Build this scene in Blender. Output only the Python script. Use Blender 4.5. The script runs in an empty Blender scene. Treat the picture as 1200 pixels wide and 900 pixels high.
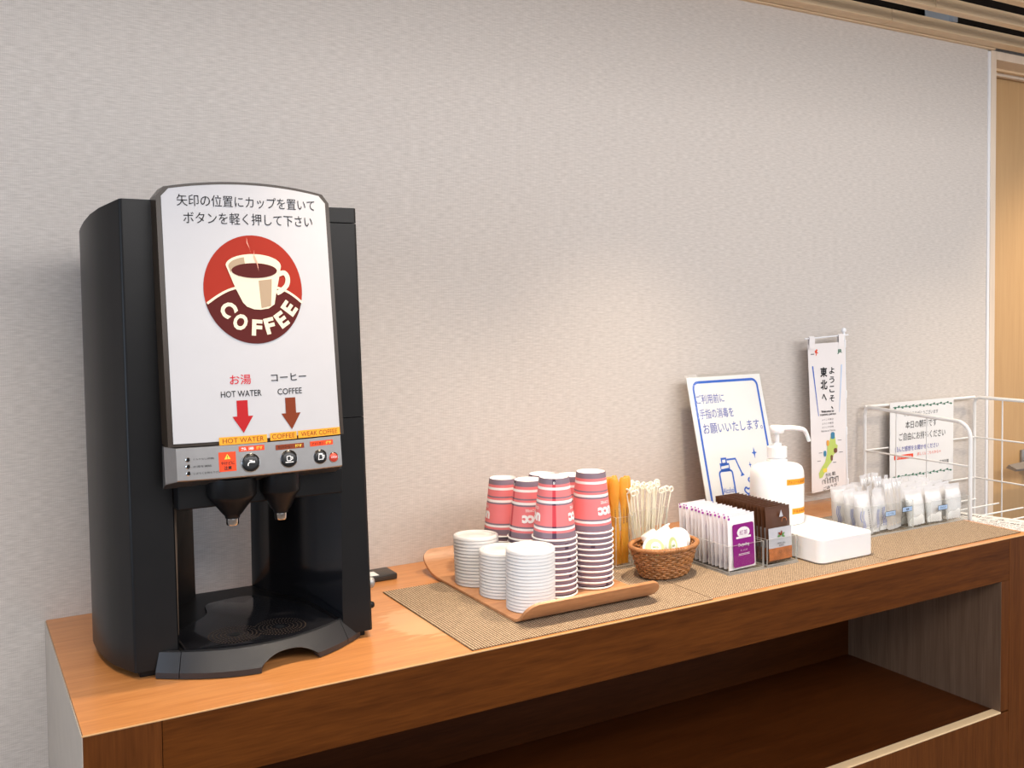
import bpy, bmesh, math, random
from mathutils import Vector, Matrix
from math import sin, cos, pi, sqrt, radians, atan2, hypot

scene = bpy.context.scene
COL = scene.collection
random.seed(7)
ZT = 0.86            # height of the counter top above the floor

# ------------------------------------------------------------------ camera
cam_data = bpy.data.cameras.new('camera')
cam = bpy.data.objects.new('camera', cam_data)
COL.objects.link(cam)
YAW, PITCH, ROLL, FPX, PY = 0.5270, 0.0352, -0.0099, 1136.5, 396.3
_f0 = Vector((sin(YAW), cos(YAW), 0)); _r0 = Vector((cos(YAW), -sin(YAW), 0)); _u0 = Vector((0, 0, 1))
_fw = _f0 * cos(PITCH) - _u0 * sin(PITCH); _up = _u0 * cos(PITCH) + _f0 * sin(PITCH)
_rt = _r0 * cos(ROLL) + _up * sin(ROLL); _uu = -_r0 * sin(ROLL) + _up * cos(ROLL)
M = Matrix.Identity(4)
for i in range(3):
    M[i][0] = _rt[i]; M[i][1] = _uu[i]; M[i][2] = -_fw[i]
M[0][3], M[1][3], M[2][3] = -0.1128, -1.5744, ZT + 0.46
cam.matrix_world = M
cam_data.sensor_width = 36.0
cam_data.lens = FPX / 1200 * 36
cam_data.shift_y = -(450 - PY) / 1200
cam_data.clip_start = 0.02
scene.camera = cam
try: scene.cycles.transparent_max_bounces = 32      # many layers of clear film and acrylic
except AttributeError: pass

# ------------------------------------------------------------------ light and exposure
scene.view_settings.view_transform = 'Standard'
scene.view_settings.look = 'None'
scene.view_settings.gamma = 1.0
scene.view_settings.use_curve_mapping = False
scene.view_settings.exposure = 0.0
world = bpy.data.worlds.new('world'); scene.world = world
world.use_nodes = True
bg = world.node_tree.nodes['Background']
bg.inputs[0].default_value = (0.93, 0.95, 1.0, 1); bg.inputs[1].default_value = 0.75

def spot(name, loc, target, power, color, size, blend, radius):
    d = bpy.data.lights.new(name, 'SPOT'); d.energy = power; d.color = color
    d.spot_size = radians(size); d.spot_blend = blend; d.shadow_soft_size = radius
    o = bpy.data.objects.new(name, d); COL.objects.link(o)
    o.location = (loc[0], loc[1], ZT + loc[2])
    v = Vector((target[0] - loc[0], target[1] - loc[1], target[2] - loc[2]))
    o.rotation_euler = v.to_track_quat('-Z', 'Y').to_euler()
    return o
WARM = (1.0, 0.81, 0.60)
spot('downlight', (0.50, -0.46, 1.085), (0.50, -0.54, 0), 39, WARM, 92, 1.0, 0.020)
spot('downlight', (-0.22, -0.62, 1.085), (-0.20, -0.60, 0), 24, WARM, 100, 1.0, 0.020)  # added out of view to lift the left wall and counter end
spot('downlight', (1.05, -0.39, 1.085), (1.05, -0.52, 0), 53, WARM, 92, 1.0, 0.020)
spot('downlight', (2.00, -0.39, 1.085), (1.98, -0.50, 0), 34, WARM, 88, 1.0, 0.020)
def area(name, loc, target, power, color, sx, sy):
    d = bpy.data.lights.new(name, 'AREA'); d.shape = 'RECTANGLE'; d.size = sx; d.size_y = sy
    d.energy = power; d.color = color
    o = bpy.data.objects.new(name, d); COL.objects.link(o)
    o.location = (loc[0], loc[1], ZT + loc[2])
    v = Vector((target[0] - loc[0], target[1] - loc[1], target[2] - loc[2]))
    o.rotation_euler = v.to_track_quat('-Z', 'Y').to_euler()
    return o
spot('downlight', (2.72, -0.50, 1.085), (2.72, -0.1, 0), 38, WARM, 100, 1.0, 0.020)  # added out of view to brighten the door
area('room_fill', (1.35, -1.95, 1.20), (1.35, 0, 0.66), 48, (1.0, 0.975, 0.965), 3.4, 0.6)  # broad soft fill standing in for the unseen room lights
area('window_daylight', (-2.72, -1.35, 0.45), (0, -0.5, 0.25), 38, (0.58, 0.76, 1.0), 1.8, 1.1)

# ------------------------------------------------------------------ materials
MATS = {}
def nodes_of(name):
    m = bpy.data.materials.new(name); m.use_nodes = True
    nt = m.node_tree; return m, nt, nt.nodes['Principled BSDF'], nt.nodes['Material Output']
def mat(name, col, rough=0.5, metal=0.0, spec=0.5, bump=0.0, bscale=400, coat=0.0, var=0.0, vscale=30, sss=0.0, trans=0.0):
    m, nt, b, out = nodes_of(name)
    b.inputs['Base Color'].default_value = (*col, 1); b.inputs['Roughness'].default_value = rough
    b.inputs['Metallic'].default_value = metal; b.inputs['Specular IOR Level'].default_value = spec
    b.inputs['Coat Weight'].default_value = coat
    if trans: b.inputs['Transmission Weight'].default_value = trans
    if sss:
        b.inputs['Subsurface Weight'].default_value = sss; b.inputs['Subsurface Scale'].default_value = 0.01
    tc = nt.nodes.new('ShaderNodeTexCoord')
    if bump:
        n = nt.nodes.new('ShaderNodeTexNoise'); n.inputs['Scale'].default_value = bscale; n.inputs['Detail'].default_value = 4
        bp = nt.nodes.new('ShaderNodeBump'); bp.inputs['Strength'].default_value = bump; bp.inputs['Distance'].default_value = 0.001
        nt.links.new(tc.outputs['Object'], n.inputs['Vector']); nt.links.new(n.outputs[0], bp.inputs['Height'])
        nt.links.new(bp.outputs[0], b.inputs['Normal'])
    if var:
        n = nt.nodes.new('ShaderNodeTexNoise'); n.inputs['Scale'].default_value = vscale; n.inputs['Detail'].default_value = 3
        r = nt.nodes.new('ShaderNodeValToRGB')
        r.color_ramp.elements[0].position = .3; r.color_ramp.elements[1].position = .7
        r.color_ramp.elements[0].color = (*[c * (1 - var) for c in col], 1)
        r.color_ramp.elements[1].color = (*[min(1, c * (1 + var)) for c in col], 1)
        nt.links.new(tc.outputs['Object'], n.inputs['Vector']); nt.links.new(n.outputs[0], r.inputs[0])
        nt.links.new(r.outputs[0], b.inputs['Base Color'])
    MATS[name] = m; return m
def wood(name, dark, light, scale, rough=0.35, coat=0.0, worn=None, spec=.5):
    m, nt, b, out = nodes_of(name)
    tc = nt.nodes.new('ShaderNodeTexCoord'); mp = nt.nodes.new('ShaderNodeMapping')
    mp.inputs['Scale'].default_value = scale
    n = nt.nodes.new('ShaderNodeTexNoise'); n.inputs['Scale'].default_value = 1; n.inputs['Detail'].default_value = 8
    n.inputs['Roughness'].default_value = .62; n.inputs['Distortion'].default_value = .35
    n2 = nt.nodes.new('ShaderNodeTexNoise'); n2.inputs['Scale'].default_value = 4.5; n2.inputs['Detail'].default_value = 5
    mx = nt.nodes.new('ShaderNodeMix'); mx.data_type = 'FLOAT'; mx.inputs[0].default_value = .4
    r = nt.nodes.new('ShaderNodeValToRGB')
    r.color_ramp.elements[0].position = .34; r.color_ramp.elements[1].position = .66
    r.color_ramp.elements[0].color = (*dark, 1); r.color_ramp.elements[1].color = (*light, 1)
    L = nt.links.new
    L(tc.outputs['Object'], mp.inputs[0]); L(mp.outputs[0], n.inputs['Vector']); L(mp.outputs[0], n2.inputs['Vector'])
    L(n.outputs[0], mx.inputs[2]); L(n2.outputs[0], mx.inputs[3]); L(mx.outputs[0], r.inputs[0])
    col = r.outputs[0]
    if worn:   # a bleached, worn patch in the varnish, with a ragged outline of its own
        (px, py, rad, wc) = worn
        mp2 = nt.nodes.new('ShaderNodeMapping'); mp2.vector_type = 'TEXTURE'
        mp2.inputs['Location'].default_value = (px, py, 0); mp2.inputs['Scale'].default_value = (rad[0], rad[1], 1)
        g = nt.nodes.new('ShaderNodeTexGradient'); g.gradient_type = 'SPHERICAL'
        n3 = nt.nodes.new('ShaderNodeTexNoise'); n3.inputs['Scale'].default_value = 1; n3.inputs['Detail'].default_value = 4
        mp3 = nt.nodes.new('ShaderNodeMapping'); mp3.inputs['Scale'].default_value = (30, 110, 1)
        ad = nt.nodes.new('ShaderNodeMath'); ad.operation = 'ADD'
        rr = nt.nodes.new('ShaderNodeValToRGB'); rr.color_ramp.elements[0].position = .78; rr.color_ramp.elements[1].position = .95
        mc = nt.nodes.new('ShaderNodeMix'); mc.data_type = 'RGBA'
        L(tc.outputs['Object'], mp2.inputs[0]); L(mp2.outputs[0], g.inputs[0])
        L(tc.outputs['Object'], mp3.inputs[0]); L(mp3.outputs[0], n3.inputs['Vector'])
        L(g.outputs[1], ad.inputs[0]); L(n3.outputs[0], ad.inputs[1]); L(ad.outputs[0], rr.inputs[0])
        L(rr.outputs[0], mc.inputs[0]); L(col, mc.inputs[6]); mc.inputs[7].default_value = (*wc, 1)
        col = mc.outputs[2]
    L(col, b.inputs['Base Color'])
    bp = nt.nodes.new('ShaderNodeBump'); bp.inputs['Strength'].default_value = .12; bp.inputs['Distance'].default_value = .001
    L(mx.outputs[0], bp.inputs['Height']); L(bp.outputs[0], b.inputs['Normal'])
    b.inputs['Roughness'].default_value = rough; b.inputs['Coat Weight'].default_value = coat
    b.inputs['Specular IOR Level'].default_value = spec
    MATS[name] = m; return m
def weave(name, dark, light, su, sv, axes, rough=.85, bump=.4, slub=.5, spec=.2):
    """cloth or woven vinyl: two thread directions plus slubs; axes = the two object axes it lies in"""
    m, nt, b, out = nodes_of(name)
    L = nt.links.new
    tc = nt.nodes.new('ShaderNodeTexCoord')
    def wave(axis, s):
        w = nt.nodes.new('ShaderNodeTexWave'); w.wave_type = 'BANDS'; w.bands_direction = axis
        w.inputs['Scale'].default_value = s; w.inputs['Distortion'].default_value = 1.2
        w.inputs['Detail'].default_value = 2; w.inputs['Detail Scale'].default_value = 2
        L(tc.outputs['Object'], w.inputs[0]); return w
    w1 = wave(axes[0], su); w2 = wave(axes[1], sv)
    mp = nt.nodes.new('ShaderNodeMapping')
    sc = {'X': 0, 'Y': 1, 'Z': 2}; v = [1, 1, 1]; v[sc[axes[0]]] = 60; v[sc[axes[1]]] = 420
    mp.inputs['Scale'].default_value = v
    n = nt.nodes.new('ShaderNodeTexNoise'); n.inputs['Scale'].default_value = 1; n.inputs['Detail'].default_value = 3
    L(tc.outputs['Object'], mp.inputs[0]); L(mp.outputs[0], n.inputs['Vector'])
    mul = nt.nodes.new('ShaderNodeMath'); mul.operation = 'MULTIPLY'; L(w1.outputs[1], mul.inputs[0]); L(w2.outputs[1], mul.inputs[1])
    mx = nt.nodes.new('ShaderNodeMix'); mx.data_type = 'FLOAT'; mx.inputs[0].default_value = slub
    L(mul.outputs[0], mx.inputs[2]); L(n.outputs[0], mx.inputs[3])
    r = nt.nodes.new('ShaderNodeValToRGB'); r.color_ramp.elements[0].position = .2; r.color_ramp.elements[1].position = .75
    r.color_ramp.elements[0].color = (*dark, 1); r.color_ramp.elements[1].color = (*light, 1)
    L(mx.outputs[0], r.inputs[0]); L(r.outputs[0], b.inputs['Base Color'])
    bp = nt.nodes.new('ShaderNodeBump'); bp.inputs['Strength'].default_value = bump; bp.inputs['Distance'].default_value = .0006
    L(mx.outputs[0], bp.inputs['Height']); L(bp.outputs[0], b.inputs['Normal'])
    b.inputs['Roughness'].default_value = rough; b.inputs['Specular IOR Level'].default_value = spec
    MATS[name] = m; return m
def clear(name, tint, solid, rough=.05, fac=.05, haze=0.0):
    """clear plastic sheet: see-through with a glossy skin; haze = share of milky white"""
    m, nt, b, out = nodes_of(name)
    L = nt.links.new
    t = nt.nodes.new('ShaderNodeBsdfTransparent'); t.inputs[0].default_value = (*tint, 1)
    g = nt.nodes.new('ShaderNodeBsdfGlossy'); g.inputs['Roughness'].default_value = rough; g.inputs[0].default_value = (.9, .9, .9, 1)
    mx = nt.nodes.new('ShaderNodeMixShader')
    lw = nt.nodes.new('ShaderNodeLayerWeight'); lw.inputs[0].default_value = .12
    ad = nt.nodes.new('ShaderNodeMath'); ad.operation = 'MULTIPLY_ADD'; ad.inputs[1].default_value = .5; ad.inputs[2].default_value = fac; ad.use_clamp = True
    L(lw.outputs[0], ad.inputs[0]); L(ad.outputs[0], mx.inputs[0]); L(t.outputs[0], mx.inputs[1]); L(g.outputs[0], mx.inputs[2])
    last = mx.outputs[0]
    if haze:
        b.inputs['Base Color'].default_value = (*solid, 1); b.inputs['Roughness'].default_value = .3
        tr = nt.nodes.new('ShaderNodeBsdfTranslucent'); tr.inputs[0].default_value = (*solid, 1)
        m1 = nt.nodes.new('ShaderNodeMixShader'); m1.inputs[0].default_value = .4; L(b.outputs[0], m1.inputs[1]); L(tr.outputs[0], m1.inputs[2])
        m2 = nt.nodes.new('ShaderNodeMixShader'); m2.inputs[0].default_value = haze; L(last, m2.inputs[1]); L(m1.outputs[0], m2.inputs[2]); last = m2.outputs[0]
    L(last, out.inputs[0])
    MATS[name] = m; return m

weave('wall_fabric', (.50, .454, .415), (.73, .675, .625), 118, 140, 'XZ', bump=.35, slub=.72)
weave('placemat', (.12, .075, .042), (.86, .67, .47), 72, 78, 'XY', bump=.6, slub=.34, rough=.7)
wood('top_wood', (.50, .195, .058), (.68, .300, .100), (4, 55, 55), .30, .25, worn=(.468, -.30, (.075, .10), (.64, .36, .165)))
wood('front_wood_shaded', (.064, .0165, .0020), (.138, .040, .0056), (5, 60, 70), .45, spec=.12)  # the top's veneer, with the shade of the front put into the colour
wood('upright_wood_shaded', (.085, .024, .0042), (.150, .046, .0095), (70, 60, 4), .45, spec=.12)  # upright grain, darkened for the shaded front like the apron
wood('shelf_wood_shaded', (.052, .0125, .0022), (.088, .0235, .0045), (5, 45, 60), .42, spec=.16)  # dimness inside the open shelf is put into this colour
wood('side_wood', (.115, .062, .034), (.205, .122, .074), (60, 75, 2.5), .5)
wood('pale_wood', (.68, .48, .28), (.78, .57, .36), (3, 60, 60), .5)
wood('door_wood', (.50, .30, .13), (.57, .355, .165), (40, 40, 2), .5)
wood('frame_wood', (.68, .55, .43), (.75, .62, .49), (50, 50, 3), .5)
wood('tray_wood', (.42, .185, .075), (.60, .30, .14), (10, 70, 50), .38)
mat('edge_wood', (.66, .38, .17), .35)
mat('edge_pale', (.92, .66, .38), .4)
mat('beige_laminate', (.47, .40, .33), .5, var=.04)
mat('dark_void', (.010, .007, .005), .9, spec=.1, var=.2)
mat('carpet', (.22, .17, .13), .95, var=.2, vscale=90)
mat('white_trim', (.78, .78, .80), .4)
mat('galvanised', (.45, .48, .52), .4, metal=.8)
mat('black_plastic', (.0085, .0082, .0085), .34, spec=.19, bump=.08, bscale=900, var=.08)
mat('black_gloss', (.010, .010, .012), .12)
mat('black_kick', (.020, .021, .024), .38, bump=.25, bscale=1400)
mat('black_hole', (.002, .002, .002), .9)
mat('brown_dot', (.10, .065, .04), .6)
mat('bezel', (.030, .020, .013), .3, spec=.35)
mat('paper', (.50, .50, .525), .42, spec=.3, var=.01)
mat('paper_white', (.78, .77, .76), .5, spec=.25, var=.01)
mat('steel', (.31, .30, .295), .34, metal=.9, var=.03, vscale=90)
mat('chrome', (.8, .8, .8), .12, metal=1)
mat('ink', (.02, .02, .022), .6, spec=.15)
mat('ink_grey', (.12, .12, .13), .6, spec=.15)
mat('ink_red', (.55, .03, .045), .6, spec=.15)
mat('logo_red', (.34, .026, .013), .6, spec=.15)
mat('logo_brown', (.085, .010, .009), .6, spec=.15)
mat('logo_cream', (.85, .72, .54), .6, spec=.15)
mat('logo_tan', (.42, .31, .21), .6, spec=.15)
mat('logo_steam', (.82, .40, .30), .6, spec=.15)
mat('arrow_red', (.42, .016, .02), .6, spec=.15)
mat('arrow_brown', (.19, .035, .012), .6, spec=.15)
mat('label_orange', (.86, .36, .035), .6, spec=.15)
mat('sticker_red', (.78, .075, .025), .6, spec=.15)
mat('sticker_brown', (.22, .045, .018), .6, spec=.15)
mat('warn_yellow', (.90, .60, .05), .4)
mat('white_print', (.85, .85, .85), .4)
mat('button_black', (.012, .012, .013), .3)
mat('button_red', (.62, .06, .035), .3)
mat('cup_red', (.80, .20, .21), .5)
mat('cup_red_dark', (.62, .045, .065), .5)
mat('cup_purple', (.22, .16, .205), .5)
mat('cup_purple_dark', (.06, .030, .065), .5)
mat('cup_white', (.88, .85, .84), .5)
mat('lid_plastic', (.86, .87, .88), .3, sss=.0)
mat('wicker', (.36, .155, .052), .42, var=.25, vscale=60)
mat('wicker_stake', (.22, .085, .028), .5)
mat('creamer_white', (.88, .88, .86), .32)
mat('creamer_lid', (.60, .70, .30), .35, var=.06)
mat('creamer_print', (.30, .48, .12), .4)
mat('amber_stick', (.80, .40, .04), .3)
mat('amber_print', (.20, .09, .02), .4)
mat('cream_plastic', (.92, .87, .72), .35)
mat('sachet_white', (.82, .78, .80), .33, bump=.15, bscale=120)
mat('sachet_grey', (.62, .62, .66), .25, metal=.35, bump=.3, bscale=160)
mat('tea_purple', (.24, .012, .19), .6, spec=.15)
mat('tea_mark', (.36, .03, .34), .4)
mat('coffee_brown', (.085, .032, .014), .28, bump=.35, bscale=150)
mat('coffee_cup', (.42, .13, .035), .35, var=.3, vscale=80)
mat('leaf_green', (.10, .24, .06), .4)
mat('pump_white', (.88, .88, .87), .28, sss=.15)
mat('tray_white', (.86, .85, .83), .30, sss=.1)
mat('sign_blue', (.045, .135, .55), .6, spec=.15)
mat('sign_pale_blue', (.50, .62, .83), .45)
mat('text_blue', (.08, .11, .40), .6, spec=.15)
mat('banner_cloth', (.80, .76, .75), .75, bump=.2, bscale=700)
mat('map_green', (.50, .62, .14), .6)
mat('map_blue', (.05, .22, .36), .6)
mat('map_orange', (.75, .34, .05), .6)
mat('map_brown', (.16, .06, .03), .6)
mat('map_yellow', (.85, .66, .08), .6)
mat('pole_white', (.82, .83, .86), .35)
mat('leaf_border', (.03, .16, .09), .5)
mat('news_blue', (.17, .17, .42), .6, spec=.15)
mat('stripe_blue', (.11, .16, .48), .4)
mat('label_blue', (.35, .50, .72), .4)
mat('rack_white', (.83, .82, .80), .3)
mat('newsprint', (.80, .79, .77), .7)
mat('handle_grey', (.34, .335, .33), .4, metal=.5)
mat('adapter_black', (.03, .028, .026), .35, bump=.2, bscale=600)
mat('swab_wood', (.72, .58, .40), .6)
mat('cotton', (.88, .88, .87), .9, bump=.4, bscale=800)
clear('acrylic', (.975, .98, .975), (.9, .9, .9), .04, .015)
clear('acrylic_sheet', (.985, .988, .985), (.9, .9, .9), .02, .004)
clear('acrylic_edge', (.9, .92, .9), (.88, .88, .86), .2, .10, .42)
clear('film', (.97, .97, .98), (.95, .95, .96), .12, .05, .50)
def milky(name, col, rough=.25):
    m, nt, b, out = nodes_of(name)
    b.inputs['Base Color'].default_value = (*col, 1); b.inputs['Roughness'].default_value = rough
    t = nt.nodes.new('ShaderNodeBsdfTranslucent'); t.inputs[0].default_value = (*col, 1)
    mx = nt.nodes.new('ShaderNodeMixShader'); mx.inputs[0].default_value = .45
    nt.links.new(b.outputs[0], mx.inputs[1]); nt.links.new(t.outputs[0], mx.inputs[2]); nt.links.new(mx.outputs[0], out.inputs[0])
    MATS[name] = m
milky('lid_milky', (.96, .96, .96))

clear('amber_clear', (.98, .78, .34), (.95, .58, .09), .2, .04, .68)

# ------------------------------------------------------------------ building helpers
class MB:
    def __init__(s): s.v = []; s.f = []; s.m = []; s.mats = []
    def mi(s, name):
        if name not in s.mats: s.mats.append(name)
        return s.mats.index(name)
    def add(s, vs, fs, m, mtx=None):
        b = len(s.v)
        s.v += [tuple(mtx @ Vector(v)) if mtx else tuple(v) for v in vs]
        for i, f in enumerate(fs):
            s.f.append(tuple(b + k for k in f))
            s.m.append(s.mi(m if isinstance(m, str) else m[i]))
        return s
    def box(s, x0, x1, y0, y1, z0, z1, m, bev=0.0, mtx=None, seg=2):
        bm = bmesh.new(); bmesh.ops.create_cube(bm, size=1)
        bmesh.ops.scale(bm, vec=(x1 - x0, y1 - y0, z1 - z0), verts=bm.verts)
        bmesh.ops.translate(bm, vec=((x0 + x1) / 2, (y0 + y1) / 2, (z0 + z1) / 2), verts=bm.verts)
        if bev: bmesh.ops.bevel(bm, geom=bm.edges[:], offset=bev, segments=seg, affect='EDGES', profile=.5)
        s.addbm(bm, m, mtx); return s
    def addbm(s, bm, m, mtx=None):
        bm.verts.index_update()
        s.add([v.co.copy() for v in bm.verts], [[v.index for v in f.verts] for f in bm.faces], m, mtx); bm.free()
    def lathe(s, prof, n=32, m='paper', mtx=None, sx=1, sy=1, closed=False, cap=True):
        """prof = [(r, z)...]; m may be a list per profile segment, or f(segment, k)"""
        vs = []; fs = []; ms = []
        for r, z in prof:
            for k in range(n):
                a = 2 * pi * k / n; vs.append((r * cos(a) * sx, r * sin(a) * sy, z))
        L = len(prof)
        for i in range(L if closed else L - 1):
            j = (i + 1) % L
            for k in range(n):
                q = (k + 1) % n
                fs.append((i * n + k, i * n + q, j * n + q, j * n + k))
                ms.append(m if isinstance(m, str) else (m(i, k) if callable(m) else m[i]))
        if cap and not closed:
            if prof[0][0] > 1e-6: fs.append(tuple(reversed(range(n)))); ms.append(ms[0])
            if prof[-1][0] > 1e-6: fs.append(tuple((L - 1) * n + k for k in range(n))); ms.append(ms[-1])
        s.add(vs, fs, ms, mtx); return s
    def tube(s, pts, r, n=8, m='paper', closed=False, caps=True, mtx=None):
        pts = [Vector(p) for p in pts]; N = len(pts); vs = []; fs = []
        up = None
        for i in range(N):
            if closed: t = pts[(i + 1) % N] - pts[i - 1]
            else: t = pts[min(i + 1, N - 1)] - pts[max(i - 1, 0)]
            t.normalize()
            if up is None:
                up = Vector((0, 0, 1)) if abs(t.z) < .9 else Vector((1, 0, 0))
            a = up - t * up.dot(t); a.normalize(); up = a; b = t.cross(a)
            rr = r[i] if isinstance(r, (list, tuple)) else r
            for k in range(n):
                an = 2 * pi * k / n; vs.append(pts[i] + a * (rr * cos(an)) + b * (rr * sin(an)))
        for i in range(N if closed else N - 1):
            j = (i + 1) % N
            for k in range(n):
                q = (k + 1) % n; fs.append((i * n + k, i * n + q, j * n + q, j * n + k))
        if caps and not closed:
            fs.append(tuple(reversed(range(n)))); fs.append(tuple((N - 1) * n + k for k in range(n)))
        s.add(vs, fs, m, mtx); return s
    def loft(s, rings, m, cap0=True, cap1=True, closed=True, mtx=None):
        n = len(rings[0]); vs = [p for r in rings for p in r]; fs = []; ms = []
        for i in range(len(rings) - 1):
            for k in range(n if closed else n - 1):
                q = (k + 1) % n; fs.append((i * n + k, i * n + q, (i + 1) * n + q, (i + 1) * n + k))
                ms.append(m if isinstance(m, str) else m[i])
        if cap0: fs.append(tuple(reversed(range(n)))); ms.append(m if isinstance(m, str) else m[0])
        if cap1: fs.append(tuple((len(rings) - 1) * n + k for k in range(n))); ms.append(m if isinstance(m, str) else m[-1])
        s.add(vs, fs, ms, mtx); return s
    def mesh(s, name, org=(0, 0, 0), smooth=35, fix=True):
        me = bpy.data.meshes.new(name)
        o = Vector(org)
        me.from_pydata([Vector(v) - o for v in s.v], [], s.f)
        for k in s.mats: me.materials.append(MATS[k])
        me.polygons.foreach_set('material_index', s.m)
        if fix:
            bm = bmesh.new(); bm.from_mesh(me); bmesh.ops.recalc_face_normals(bm, faces=bm.faces[:]); bm.to_mesh(me); bm.free()
        if smooth:
            me.polygons.foreach_set('use_smooth', [True] * len(me.polygons))
            me.set_sharp_from_angle(angle=radians(smooth))
        me.update(); return me

def tag(o, label, cat=None, group=None):
    o['label'] = label
    if cat: o['category'] = cat
    if group: o['group'] = group
    return o
def thing(name, label, cat, loc=(0, 0, 0), rotz=0, group=None, rot=None):
    """an empty at the thing's base; coordinates are measured from the counter top"""
    o = bpy.data.objects.new(name, None); COL.objects.link(o); o.empty_display_size = .02
    o.location = (loc[0], loc[1], ZT + loc[2]); o.rotation_euler = rot if rot else (0, 0, rotz)
    tag(o, label, cat, group); o['_o'] = list(loc); return o
def part(parent, name, mb, label=None, org=None, smooth=35, fix=True):
    """a mesh under its thing (or under a part); mesh coordinates local to `org` (default: as given)"""
    me = mb.mesh(name, org or (0, 0, 0), smooth, fix)
    o = bpy.data.objects.new(name, me); COL.objects.link(o); o.parent = parent
    if label: o['label'] = label
    return o
def solo(name, mb, label, cat, loc=(0, 0, 0), rotz=0, group=None, org=None, smooth=35, rot=None, fix=True):
    me = mb.mesh(name, org or (0, 0, 0), smooth, fix)
    o = bpy.data.objects.new(name, me); COL.objects.link(o)
    o.location = (loc[0], loc[1], ZT + loc[2]); o.rotation_euler = rot if rot else (0, 0, rotz)
    tag(o, label, cat, group); return o
def struct(name, mb, smooth=0, fix=True):
    me = mb.mesh(name, (0, 0, 0), smooth, fix); o = bpy.data.objects.new(name, me); COL.objects.link(o)
    o.location = (0, 0, ZT); o['kind'] = 'structure'; return o
def dup(o, loc, rot=None, label=None, group=None, skip=()):
    c = o.copy(); COL.objects.link(c); c.location = (loc[0], loc[1], ZT + loc[2])
    if rot is not None: c.rotation_euler = rot
    if label: c['label'] = label
    if group: c['group'] = group
    for ch in list(o.children):
        if ch.name.split('.')[0] in skip: continue
        d = ch.copy(); COL.objects.link(d); d.parent = c
        for g in list(ch.children):
            e = g.copy(); COL.objects.link(e); e.parent = d
    return c
ORD = ['first', 'second', 'third', 'fourth', 'fifth', 'sixth', 'seventh', 'eighth', 'ninth', 'tenth', 'eleventh', 'twelfth',
       'thirteenth', 'fourteenth', 'fifteenth', 'sixteenth', 'seventeenth', 'eighteenth', 'nineteenth', 'twentieth',
       'twenty-first', 'twenty-second', 'twenty-third', 'twenty-fourth']

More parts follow.
